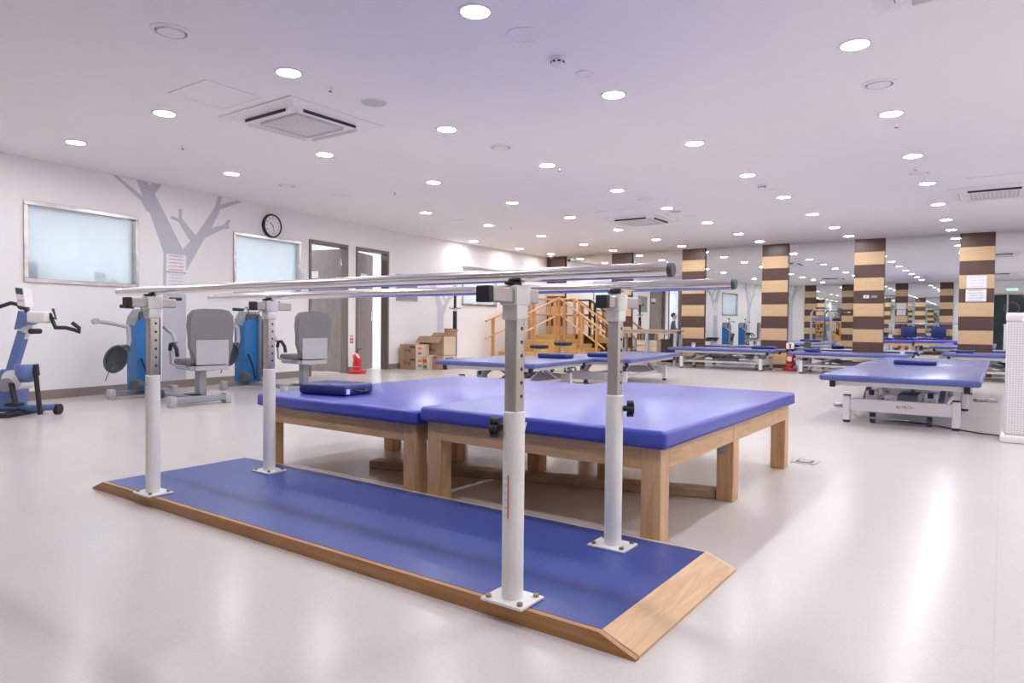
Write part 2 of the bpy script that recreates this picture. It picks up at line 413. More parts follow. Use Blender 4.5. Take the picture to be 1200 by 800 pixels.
WINS1 = [(0.12, 1.42), (2.84, 4.14)]; WZ = (1.27, 2.14)
DOORS = [(4.32, 5.25), (5.46, 6.39)]
holes1 = [(a, b, *WZ) for a, b in WINS1] + [(a, b, 0, 2.2) for a, b in DOORS]
wall_holes('wall_left', S0, (B - A).length, 0.12, holes1, M_wall, A, angA, 'white side wall with two internal windows, two doors and a tree mural')
wall_holes('wall_left_far', 0.0, (C - B).length, 0.12, [(2.14, 3.45, 1.26, 2.11)], M_wall, B, angC, 'white side wall beside the wooden stairs')
struct(MB().box(UO - 0.1, UR + 0.12, VM + 0.01, VM + 0.14, 0, H).build('wall_back', M_wall, smooth=0), 'white end wall behind the mirrors', 'wall')
struct(MB().box(UO - 0.1, UR + 0.12, VB - 0.12, VB - 0.01, 0, H).build('wall_front', M_wall, smooth=0), 'white end wall behind the camera', 'wall')
struct(MB().box(UR, UR + 0.12, VB - 0.01, VM + 0.01, 0, H).build('wall_right', M_wall, smooth=0), 'plain white right hand wall', 'wall')
struct(MB().box(UO - 0.1, UO, VB - 0.01, VM + 0.01, 0, H).build('wall_office', M_office, smooth=0), 'pale blue white wall of the rooms behind the windows', 'wall')
# baseboards
bsegs = [(S0, DOORS[0][0]), (DOORS[0][1], DOORS[1][0]), (DOORS[1][1], (B - A).length)]
mb = MB()
for a, b in bsegs: mb.box(a, b, -0.012, 0.0, 0.0, 0.10)
struct(mb.build('baseboard_left', M_base, smooth=0, loc=(A.x, A.y, 0), rotz=angA), 'brown vinyl skirting along the left wall', 'baseboard')
struct(MB().box(0, (C - B).length, -0.012, 0.0, 0, 0.10).build('baseboard_left_far', M_base, smooth=0, loc=(B.x, B.y, 0), rotz=angC), 'brown vinyl skirting behind the cardboard boxes', 'baseboard')

# windows in the left wall
def window(n, s0, s1, z0, z1, org, ang, label):
    e = sempty('window_%d' % n, (org[0], org[1], 0), ang, label, 'window')
    f = 0.045
    for (x0, x1, a, b) in ((s0, s1, z1 - f, z1), (s0, s1, z0, z0 + f), (s0, s0 + f, z0 + f, z1 - f), (s1 - f, s1, z0 + f, z1 - f)):
        MB().rbox(x0, x1, -0.018, 0.125, a, b, 0.004, 1).build('window_frame', M_wframe, e)
    MB().box(s0 + f, s1 - f, 0.05, 0.058, z0 + f, z1 - f).build('pane', M_pane, e, smooth=0)
    return e
window(1, 0.12, 1.42, *WZ, A, angA, 'steel framed frosted window at the far left above the trainer bike')
window(2, 2.84, 4.14, *WZ, A, angA, 'steel framed frosted window under the wall clock')
window(3, 2.14, 3.45, 1.26, 2.11, B, angC, 'steel framed frosted window beside the wooden stairs')
def wpt(s, z, off, org, t):
    n = Vector((t.y, -t.x))            # into the room
    p = org + t * s + n * off
    return (p.x, p.y, z)
# things standing behind the first pane, on its inner ledge
def ledge_item(name, label, cat, s, parts):
    p = wpt(s, WZ[0], -0.20, A, tA)
    e = thing(name, label, cat, p, angA)
    for nm, mb, m in parts: mb.build(nm, m, e)
struct(MB().box(0.05, 4.2, 0.12, 0.36, WZ[0] - 0.03, WZ[0]).build('trim_1', M_office, smooth=0, loc=(A.x, A.y, 0), rotz=angA), 'white inner ledge behind the frosted windows', 'ledge')
ledge_item('desk_monitor', 'dark device blurred behind the left end of the leftmost pane', 'monitor', 0.27,
           [('stand', MB().box(-0.05, 0.05, -0.03, 0.03, 0, 0.03), M_dgrey), ('screen', MB().rbox(-0.09, 0.09, -0.03, 0.03, 0.03, 0.24, 0.012), M_dgrey)])
ledge_item('desk_phone', 'small dark device blurred behind the right part of the leftmost pane', 'device', 1.08,
           [('body', MB().rbox(-0.06, 0.06, -0.04, 0.04, 0, 0.06, 0.01), M_dgrey), ('screen', MB().rbox(-0.07, 0.05, -0.02, 0.02, 0.08, 0.17, 0.01), M_dgrey), ('neck', MB().box(-0.02, 0.0, -0.01, 0.01, 0.06, 0.08), M_dgrey)])
ledge_item('small_bottle', 'small dark bottle behind the right end of the leftmost pane', 'bottle', 1.24,
           [('body', MB().lathe([(0.025, 0), (0.028, 0.05), (0.012, 0.08), (0.012, 0.1)], 12), M_dgrey)])

# doors
def door(n, s0, s1, hinge, angle, label, signside):
    e = sempty('door_%d' % n, (A.x, A.y, 0), angA, label, 'door')
    f = 0.05; zt = 2.2
    for x0, x1, a, b in ((s0, s0 + f, 0, zt), (s1 - f, s1, 0, zt), (s0 + f, s1 - f, zt - f, zt)):
        MB().rbox(x0, x1, -0.02, 0.14, a, b, 0.004, 1).build('door_frame', M_frame, e)
    wl = s1 - s0 - 2 * f - 0.01; hz = 2.13
    hx = s0 + f + 0.004 if hinge == 'l' else s1 - f - 0.004
    sg = 1 if hinge == 'l' else -1
    leaf = MB().rbox(0, sg * wl, 0.0, 0.04, 0.012, hz, 0.003, 1) if sg > 0 else MB().rbox(-wl, 0, 0.0, 0.04, 0.012, hz, 0.003, 1)
    lo = leaf.build('door_leaf', M_leaf, e, loc=(hx, 0.09, 0), rotz=angle)
    for zz in (0.25, 1.9):
        MB().cyl((0, -0.004, zz - 0.06), (0, -0.004, zz + 0.06), 0.009, n=8).build('hinge', M_chrome, lo)
    hk = MB(); xk = sg * (wl - 0.06)
    hk.cyl((xk, 0.0, 1.0), (xk, -0.05, 1.0), 0.012, n=10).tube([(xk, -0.05, 1.0), (xk - sg * 0.11, -0.05, 1.0)], 0.01, 8).box(xk - 0.02, xk + 0.02, -0.004, 0, 0.9, 1.08)
    hk.build('handle', M_chrome, lo)
    xc = sg * wl * signside
    MB().box(xc - 0.12, xc + 0.12, -0.005, -0.001, 1.64, 1.76).build('paper_sign', M_sign, lo, smooth=0, label='white paper sign')
    MB().box(xc - 0.11, xc + 0.11, -0.006, -0.001, 1.585, 1.635).build('name_plate', M_dark, lo, smooth=0, label='dark name plate')
    return e
door(1, *DOORS[0], 'r', -math.radians(82), 'brown framed doorway beside the clock window, its leaf swung inward', 0.72)
door(2, *DOORS[1], 'l', math.radians(15), 'brown framed doorway nearest the cardboard boxes, leaf half open', 0.5)

# ------------------------------------------------------------------ mirror walls and striped columns
PH = 0.2515
def column(u, wd, v, facing, label, first=True):
    """facing -1: front towards -v ; local origin at the base centre of the front face"""
    e = thing('striped_column', label, 'column', (u, v, 0), 0 if facing < 0 else PI, 'striped columns')
    MB().box(-wd / 2 + 0.004, wd / 2 - 0.004, 0.012, 0.06, 0, H).build('core', M_pbrown, e, smooth=0)
    z = H; k = 0
    while z > 0.02:
        z0 = max(0.0, z - PH)
        MB().rbox(-wd / 2, wd / 2, 0.0, 0.012, z0 + 0.0015, z - 0.0015, 0.002, 1).build('panel', M_pbrown if k % 2 == 0 else M_pbeige, e, smooth=0)
        z = z0; k += 1
    return e
CW = 0.53
CU = [-9.31, -7.46, -5.68, -3.91, -2.14, -0.40, 1.37, 3.02]
CLAB = ['brown and beige striped column in the far corner behind the wooden stairs',
        'brown and beige striped column to the right of the wooden stairs, behind the long side table',
        'brown and beige striped column at the left end of the mirror side bed with a white cup',
        'brown and beige striped column standing behind the red fire extinguisher',
        'brown and beige striped column with a small white switch plate',
        'brown and beige striped column with two white paper notices',
        'brown and beige striped column hidden behind the air purifier',
        'brown and beige striped column in the right hand corner of the mirror wall']
cols = []
for u, lb in zip(CU, CLAB):
    cols.append(column(u, CW if u < 3 else 0.5, VM - 0.05, -1, lb))
def mirror(u0, u1, vf, facing, label):
    e = thing('wall_mirror', label, 'mirror', ((u0 + u1) / 2, vf, 0), 0 if facing < 0 else PI, 'mirror panels')
    hw = (u1 - u0) / 2
    MB().box(-hw, hw, 0.0, 0.008, 0.0, H - 0.001).build('glass', M_mirror, e, smooth=0)
    return e
MLAB = ['mirror panel between the corner column and the column right of the stairs', 'mirror panel behind the long side table', 'mirror panel behind the bed with the white cup',
        'mirror panel between the fire extinguisher column and the switch plate column', 'mirror panel between the switch plate column and the notice column',
        'mirror panel right of the column with paper notices', 'mirror panel at the right end of the mirror wall']
for k in range(7):
    mirror(CU[k] + CW / 2 + 0.001, CU[k + 1] - CW / 2 - 0.001, VM, -1, MLAB[k])
# wall behind the camera (seen in the mirrors)
BU = [-6.55, -5.13, -3.22, -1.74]; BWD = 0.43
BLAB = ['striped column reflected left of the others, from behind the camera', 'reflected striped column with a switch plate, from behind the camera',
        'reflected striped column with two paper notices, from behind the camera', 'reflected striped column nearest the glass entrance behind the camera']
bcols = [column(u, BWD, VB + 0.05, 1, lb) for u, lb in zip(BU, BLAB)]
for k in range(3):
    mirror(BU[k] + BWD / 2 + 0.001, BU[k + 1] - BWD / 2 - 0.001, VB, 1, 'mirror panel behind the camera, %s from the left' % ORD[k])
# notices and plates on the columns
def paper(name, label, m, u, v, z0, z1, wd, facing=-1, cat='notice'):
    e = MB().box(-wd / 2, wd / 2, -0.003, -0.001, 0, z1 - z0).build(name, m, None, smooth=0, loc=(u, v, z0), rotz=0 if facing < 0 else PI)
    return tag(e, label, cat)
paper('paper_notice', 'upper white paper notice on the beige stripe of the notice column', M_notice3, CU[5] + 0.0, VM - 0.05, 1.60, 1.82, 0.30)
paper('paper_notice', 'lower white paper notice on the dark stripe of the notice column', M_notice4, CU[5] - 0.005, VM - 0.05, 1.355, 1.575, 0.31)
paper('paper_notice', 'upper notice on the reflected column behind the camera', M_notice3, BU[2], VB + 0.05, 1.60, 1.82, 0.30, 1)
paper('paper_notice', 'lower notice on the reflected column behind the camera', M_notice4, BU[2], VB + 0.05, 1.355, 1.575, 0.31, 1)
def plate(u, v, facing, label):
    e = thing('switch_plate', label, 'switch', (u, v, 1.47), 0 if facing < 0 else PI)
    MB().rbox(-0.11, -0.01, -0.01, -0.001, -0.03, 0.03, 0.002, 1).build('plate', M_paper, e)
    MB().box(-0.075, -0.045, -0.011, -0.0098, -0.012, 0.012).build('mark', M_inkr, e, smooth=0)
    MB().rbox(0.03, 0.13, -0.006, -0.001, -0.025, 0.02, 0.002, 1).build('label_strip', M_mgrey, e)
plate(CU[4] + 0.02, VM - 0.05, -1, 'small white switch plate on a dark stripe of a column')
plate(BU[1], VB + 0.05, 1, 'small switch plate on the reflected column behind the camera')
# dark glass entrance behind the camera
e = sempty('door_3', (0.6, VB, 0), PI, 'dark green glass entrance screen behind the camera', 'door')
for x0, x1 in ((-1.5, -0.55), (-0.5, 0.45), (0.5, 1.45)):
    MB().box(x0, x1, -0.012, 0.0, 0.05, 2.1).build('pane', M_darkglass, e, smooth=0)
for x in (-1.525, -0.525, 0.475, 1.475):
    MB().box(x - 0.025, x + 0.025, -0.03, 0.0, 0, 2.15).build('door_frame', M_satin, e, smooth=0)
MB().box(-1.5, 1.45, -0.03, 0.0, 2.1, 2.15).build('door_frame', M_satin, e, smooth=0)
mb = MB(); mb.lathe([(0.24, 0), (0.24, 0.003), (0.2, 0.003), (0.2, 0)], 28, caps=False)
for vv in mb.bm.verts: vv.co = Vector((vv.co.x + 0.35, -0.014 - vv.co.z, vv.co.y + 1.6))
mb.build('round_emblem', M_dgrey, e)
ex = thing('exit_sign', 'small green exit sign above the glass entrance behind the camera', 'sign', (0.25, VB + 0.03, 2.28), PI)
MB().rbox(-0.18, 0.18, -0.025, 0.0, -0.06, 0.06, 0.006, 1).build('housing', M_white, ex)
MB().box(-0.165, 0.165, -0.028, -0.0251, -0.048, 0.048).build('face', M_exit, ex, smooth=0)
text_part('lettering', 'EXIT', 0.08, M_white, ex, (0, -0.0285, 0))

# ------------------------------------------------------------------ ceiling fittings
def downlight(u, v, label):
    e = thing('ceiling_downlight', label, 'ceiling light', (u, v, H), 0, 'recessed downlights')
    MB().lathe([(0.079, -0.001), (0.079, -0.006), (0.098, -0.004), (0.100, 0.0)], 28, caps=False).build('trim_ring', M_white, e)
    MB().disc((0, 0, -0.004), 0.0795, 24).build('lens', M_lens, e, smooth=0)
    return e
JV = [1.33, 2.99, 4.646, 6.30, 7.96, 9.56, 11.25, 12.92, 14.28]
IU = [2.56, 0.905, -0.77, -2.405, -4.05, -5.70, -7.355, -9.04]
proto = None
IWORD = ['the row furthest right', 'the row above the air purifier', 'the row above the notice column', 'the row above the switch plate column',
         'the row right of the air conditioner', 'the row over the middle bed', 'the row before the left wall', 'the short row against the left wall']
for i, u in enumerate(IU):
    for j, v in enumerate(JV):
        if i == 7 and j < 6: continue
        if i == 6 and j == 3: continue
        lb = 'round lit downlight, %s from the mirror wall in %s' % (ORD[len(JV) - 1 - j], IWORD[i])
        if proto is None: proto = downlight(u, v, lb)
        else:
            c = copy_tree(proto); c.location = (u, v, H); c['label'] = lb
def aircon(u, v, label):
    e = thing('ceiling_air_conditioner', label, 'air conditioner', (u, v, H), 0, 'ceiling cassettes')
    a = 0.48
    MB().prism([(-a, -a), (a, -a), (a, a), (-a, a)], -0.012, 0.0, 'xy').build('outer_panel', M_vent, e, smooth=0)
    b2 = MB(); b2._add([(-a + .03, -a + .03, -0.012), (a - .03, -a + .03, -0.012), (a - .03, a - .03, -0.012), (-a + .03, a - .03, -0.012),
                        (-.36, -.36, -0.035), (.36, -.36, -0.035), (.36, .36, -0.035), (-.36, .36, -0.035)],
                       [(0, 1, 5, 4), (1, 2, 6, 5), (2, 3, 7, 6), (3, 0, 4, 7), (4, 5, 6, 7)])
    b2.build('raised_panel', M_vent, e, smooth=0)
    for k in range(4):
        lp = MB().rbox(-0.30, 0.30, -0.365, -0.335, -0.062, -0.030, 0.006, 2).build('air_flap', M_vent, e); lp.rotation_euler = (0, 0, k * PI / 2)
        sl = MB().box(-0.27, 0.27, -0.3685, -0.3645, -0.057, -0.026).build('air_slot', M_dark, e, smooth=0); sl.rotation_euler = (0, 0, k * PI / 2)
    MB().rbox(-0.25, 0.25, -0.25, 0.25, -0.046, -0.034, 0.02, 2).build('intake_grille', M_acgrille, e)
    g = MB()
    for k in range(11): x = -0.22 + k * 0.044; g.box(x - 0.004, x + 0.004, -0.23, 0.23, -0.0485, -0.0455)
    g.build('grille_slats', M_vent, e, smooth=0)['kind'] = 'stuff'
    return e
aircon(-4.92, 3.77, 'square ceiling air conditioner nearest the camera, left of the speaker disc')
aircon(-4.85, 10.35, 'square ceiling air conditioner over the far beds')
aircon(-0.12, 10.55, 'square ceiling air conditioner at the right edge of the photo')
aircon(-0.12, 3.77, 'square ceiling air conditioner overhead near the camera')
def hatch(u, v, label, sx=0.5, sy=0.45):
    e = thing('ceiling_access_panel', label, 'access panel', (u, v, H))
    MB().box(-sx / 2, sx / 2, -sy / 2, sy / 2, -0.004, 0).build('panel', M_ceil, e, smooth=0)
    t = 0.008
    for x0, x1, y0, y1 in ((-sx / 2 - t, sx / 2 + t, -sy / 2 - t, -sy / 2), (-sx / 2 - t, sx / 2 + t, sy / 2, sy / 2 + t), (-sx / 2 - t, -sx / 2, -sy / 2, sy / 2), (sx / 2, sx / 2 + t, -sy / 2, sy / 2)):
        MB().box(x0, x1, y0, y1, -0.007, 0).build('edge_trim', M_vent, e, smooth=0)
hatch(-4.91, 2.97, 'flush ceiling access panel beside the nearest air conditioner')
hatch(-4.85, 9.55, 'flush ceiling access panel beside the far air conditioner')
hatch(-0.12, 9.68, 'flush ceiling access panel beside the air conditioner at the right edge')
def diffuser(u, v, label, r=0.115):
    e = thing('round_ceiling_vent', label, 'vent', (u, v, H), 0, 'round ceiling vents')
    MB().lathe([(r, 0), (r, -0.004), (r * 0.80, -0.012), (r * 0.78, -0.002), (r * 0.78, 0)], 28).build('outer_ring', M_vent, e)
    MB().lathe([(r * 0.77, -0.0008), (r * 0.66, -0.0008)], 28, caps=False).build('air_gap', M_mgrey, e)
    MB().lathe([(r * 0.66, -0.001), (r * 0.64, -0.014), (0.0, -0.02)], 28).build('centre_dish', M_vent, e)
for u, v, lb in [(-4.06, 2.17, 'round ceiling vent at the upper left of the photo'), (-0.75, 5.48, 'round ceiling vent at the upper right, between two downlights'),
                 (-4.01, 5.40, 'round ceiling vent right of the nearest air conditioner'), (-7.39, 5.43, 'round ceiling vent above the wall clock'),
                 (-7.39, 8.76, 'round ceiling vent above the cardboard boxes'), (-4.01, 8.70, 'round ceiling vent before the far air conditioner'), (-0.79, 8.85, 'round ceiling vent in front of the notice column row')]:
    diffuser(u, v, lb)
def speaker(u, v, r, label, m=M_speaker):
    e = thing('ceiling_speaker', label, 'speaker', (u, v, H), 0, 'flat ceiling discs')
    MB().lathe([(r, 0), (r, -0.004), (r * 0.93, -0.006), (r * 0.93, -0.004)], 28, caps=False).build('rim', M_vent, e)
    MB().lathe([(r * 0.93, -0.0045), (0, -0.0045)], 28, caps=False).build('grille', m, e)
speaker(-2.36, 3.39, 0.105, 'pale flat disc on the ceiling beside the nearest smoke detector', M_vent)
speaker(-2.37, 4.15, 0.065, 'small pale flat disc on the ceiling behind the smoke detector', M_vent)
speaker(-4.04, 3.77, 0.105, 'grey speaker disc beside the nearest air conditioner')
speaker(-7.38, 6.25, 0.10, 'pale flat disc on the ceiling above the first doorway', M_vent)
speaker(-4.07, 9.90, 0.105, 'grey speaker disc right of the far air conditioner')
speaker(-4.05, 10.45, 0.105, 'pale flat disc behind the far speaker disc', M_vent)
speaker(-2.39, 8.25, 0.08, 'pale flat disc before the far smoke detector', M_vent)
speaker(-2.39, 8.95, 0.065, 'small pale flat disc behind the far smoke detector', M_vent)
def detector(u, v, label):
    e = thing('smoke_detector', label, 'smoke detector', (u, v, H))
    MB().lathe([(0.055, 0), (0.055, -0.012), (0.045, -0.02)], 20).build('base', M_white, e)
    MB().lathe([(0.045, -0.02), (0.043, -0.04), (0.03, -0.052), (0.0, -0.055)], 20).build('dome', M_white, e)
    for k in range(8):
        t = k * PI / 4
        MB().box(0.043, 0.0455, -0.010, 0.010, -0.036, -0.025).build('vent_slot', M_dark, e, smooth=0).rotation_euler = (0, 0, t)
detector(-2.38, 3.81, 'smoke detector near the top middle of the photo')
detector(-2.42, 8.60, 'smoke detector further down the ceiling toward the mirrors')
def sprinkler(u, v, label):
    e = thing('ceiling_sprinkler', label, 'sprinkler', (u, v, H), 0, 'ceiling sprinklers')
    MB().lathe([(0.028, 0), (0.028, -0.004), (0.01, -0.007), (0.008, -0.03)], 12).build('escutcheon', M_vent, e)
    MB().lathe([(0.014, -0.03), (0.014, -0.033), (0, -0.034)], 12).build('deflector', M_dgrey, e)
for u, v, lb in [(-4.05, 3.35, 'tiny sprinkler head between a downlight and the grey speaker disc'), (-6.62, 3.65, 'tiny sprinkler head left of the nearest air conditioner'),
                 (-6.55, 6.49, 'tiny sprinkler head above the second doorway'), (-4.01, 6.49, 'tiny sprinkler head in the middle of the ceiling'),
                 (-0.77, 6.64, 'tiny sprinkler head beside the second downlight of the right row'), (-7.1, 9.9, 'tiny sprinkler head above the clothes stand'), (-0.80, 8.55, 'tiny sprinkler head next to the far right ceiling vent')]:
    sprinkler(u, v, lb)
# office ceiling panels behind the windows
for k, v in enumerate((2.2, 4.8, 7.4, 10.0, 12.6)):
    e = thing('office_ceiling_light', 'flat panel light in the room behind the wall, %s from the camera end' % ORD[k], 'ceiling light', (-10.5, v, H), 0, 'office panel lights')
    MB().box(-0.32, 0.32, -0.62, 0.62, -0.03, 0).build('housing', M_white, e, smooth=0)
    MB().box(-0.3, 0.3, -0.6, 0.6, -0.034, -0.0301).build('diffuser', M_panel, e, smooth=0)

# ------------------------------------------------------------------ things on the left wall
TREE = [(1.73, 0.1), (1.76, 1.74), (1.57, 2.22), (1.53, 2.23), (1.46, 2.34), (1.1, 2.59), (1.16, 2.59), (1.48, 2.4), (1.4, 2.59), (1.54, 2.59), (1.57, 2.55), (1.6, 2.59), (1.74, 2.59), (1.64, 2.46), (2.03, 1.81), (2.15, 1.92), (1.98, 2.15), (1.86, 2.19), (1.87, 2.22), (1.98, 2.2), (1.98, 2.32), (2.02, 2.33), (2.02, 2.21), (2.23, 2.01), (2.37, 2.2), (2.54, 2.44), (2.58, 2.59), (2.65, 2.59), (2.62, 2.48), (2.91, 2.59), (2.99, 2.57), (2.91, 2.54), (2.62, 2.41), (2.48, 2.14), (2.68, 2.21), (2.76, 2.3), (2.79, 2.28), (2.75, 2.21), (2.79, 2.18), (2.65, 2.14), (2.37, 1.99), (2.08, 1.52), (2.08, 0.1)]
def tree(org, ang, s, scale, m, label, flip=False):
    pts = [((x - 1.9) * (-1 if flip else 1) * scale[0] + s, max(0.1, (z - 0.1) * scale[1] + 0.1)) for x, z in TREE]
    o = MB().prism(pts, -0.0025, 0.0, 'xz').build('wall_tree_mural', m, None, smooth=0, loc=(org[0], org[1], 0), rotz=ang)
    return tag(o, label, 'mural', 'painted tree murals')
tree(A, angA, 1.90, (1, 1), M_tree, 'big grey painted tree mural between the two left windows')
tree(B, angC, 1.42, (0.62, 0.66), M_treel, 'small pale grey tree mural behind the cardboard boxes')
tree(A, angA, -0.85, (0.8, 1), M_treel, 'pale grey tree mural on the left wall beyond the left photo edge', True)
tree((0, VB), PI, 7.35, (0.62, 1), M_treel, 'pale grey tree mural reflected between the striped columns')
def wall_thing(name, label, cat, s, z, org=A, t=tA, ang=angA):
    return thing(name, label, cat, wpt(s, z, 0.0, org, t), ang)
for z0, z1, m, lb in ((1.51, 1.73, M_notice1, 'upper paper notice with red lettering on the tree mural trunk'), (1.245, 1.485, M_notice2, 'lower paper notice on the tree mural trunk')):
    o = MB().box(-0.145, 0.145, -0.007, -0.004, 0, z1 - z0).build('paper_notice', m, None, smooth=0, loc=wpt(1.935, z0, 0, A, tA), rotz=angA)
    tag(o, lb, 'notice')
# clock
ck = wall_thing('wall_clock', 'round black rimmed wall clock above the second window', 'clock', 3.53, 2.305)
def disc_y(prof, n=36):
    mb = MB().lathe(prof, n, caps=False)
    for v_ in mb.bm.verts: v_.co = Vector((v_.co.x, -v_.co.z, v_.co.y))
    return mb
disc_y([(0.175, 0.0), (0.178, 0.03), (0.172, 0.05), (0.155, 0.05), (0.152, 0.038), (0.0, 0.038)]).build('rim', M_black, ck)
disc_y([(0.152, 0.0385), (0.0, 0.0385)]).build('dial', M_paper, ck)
for hnum in range(1, 13):
    t = hnum * PI / 6
    text_part('numeral', str(hnum), 0.045, M_ink, ck, (0.118 * math.sin(t), -0.0392, 0.118 * math.cos(t)))
for ang_, ln, wd in ((math.radians(-45), 0.07, 0.012), (math.radians(165), 0.115, 0.008)):
    d = Vector((math.sin(ang_), 0, math.cos(ang_)))
    MB().obox(Vector((0, -0.042, 0)) - d * 0.02, Vector((0, -0.042, 0)) + d * ln, wd, 0.002, (0, 1, 0)).build('clock_hand', M_ink, ck, smooth=0)
sw = wall_thing('light_switch', 'small white light switch left of the first doorway', 'switch', 4.235, 1.53)
MB().rbox(-0.06, 0.06, -0.012, 0, 0, 0.12, 0.004, 1).build('plate', M_paper, sw)
MB().rbox(-0.035, 0.035, -0.016, -0.012, 0.035, 0.085, 0.003, 1).build('rocker', M_cream, sw)
stk = wall_thing('fire_sticker', 'small red and white sticker on the wall between the doorways', 'sticker', 5.355, 0.50)
MB().box(-0.055, 0.055, -0.0035, -0.001, 0, 0.17).build('backing', M_paper, stk, smooth=0)
for i_ in range(3):
    for j_ in range(2):
        MB().box(-0.045 + i_ * 0.032, -0.02 + i_ * 0.032, -0.005, -0.0035, 0.01 + j_ * 0.05, 0.048 + j_ * 0.05).build('red_mark', M_inkr, stk, smooth=0)
MB().box(-0.04, 0.04, -0.005, -0.0035, 0.125, 0.145).build('red_mark', M_inkr, stk, smooth=0)
bd = wall_thing('notice_board', 'grey framed notice board right of the second doorway', 'board', 0.40, 1.30, B, tC, angC)
MB().box(-0.28, 0.28, -0.012, 0, 0.02, 0.48).build('board', mat('grey_board_glass', (0.30, 0.30, 0.29), 0.2), bd, smooth=0)
for x0, x1, z0, z1 in ((-0.3, 0.3, 0.48, 0.5), (-0.3, 0.3, 0, 0.02), (-0.3, -0.28, 0.02, 0.48), (0.28, 0.3, 0.02, 0.48)):
    MB().rbox(x0, x1, -0.022, 0, z0, z1, 0.003, 1).build('board_frame', M_satin, bd)

# ------------------------------------------------------------------ parallel bars on their platform
pb = thing('parallel_bars', 'stainless parallel walking bars on a low blue wooden platform', 'parallel bars', (-2.29, 2.05, 0))
U0, U1, V0, V1 = -3.71 + 2.29, -0.865 + 2.29, 1.635 - 2.05, 2.445 - 2.05
PT = 0.05
MB().box(U0, U1, V0 + 0.008, V1 - 0.012, 0.004, PT).build('deck', M_deck, pb, smooth=0, label='blue vinyl walking deck')
MB().rbox(U0 - 0.11, U1 + 0.105, V0 - 0.012, V0 + 0.008, 0.0, PT - 0.004, 0.002, 1)
def wedge_board(v0, v1, m):
    mb = MB(); mb.prism([(U0 - 0.115, 0.0), (U1 + 0.11, 0.0), (U1 + 0.11, 0.006), (U1, PT - 0.001), (U0, PT - 0.001), (U0 - 0.115, 0.006)], v0, v1, 'xz'); return mb.build('edge_board', m, pb, smooth=0)
wedge_board(V0 - 0.012, V0 + 0.0075, M_edge); wedge_board(V1 - 0.0115, V1 + 0.008, M_pale)
for sgn, xe in ((1, U1), (-1, U0)):
    L = 0.11 if sgn > 0 else 0.115
    mb = MB(); mb.prism([(xe, 0.0), (xe + sgn * L, 0.0), (xe + sgn * L, 0.008), (xe + sgn * 0.001, PT)], V0 + 0.008, V1 - 0.012, 'xz')
    mb.build('end_ramp', M_woody if sgn > 0 else M_edge, pb, smooth=0, label='bevelled wooden end ramp')
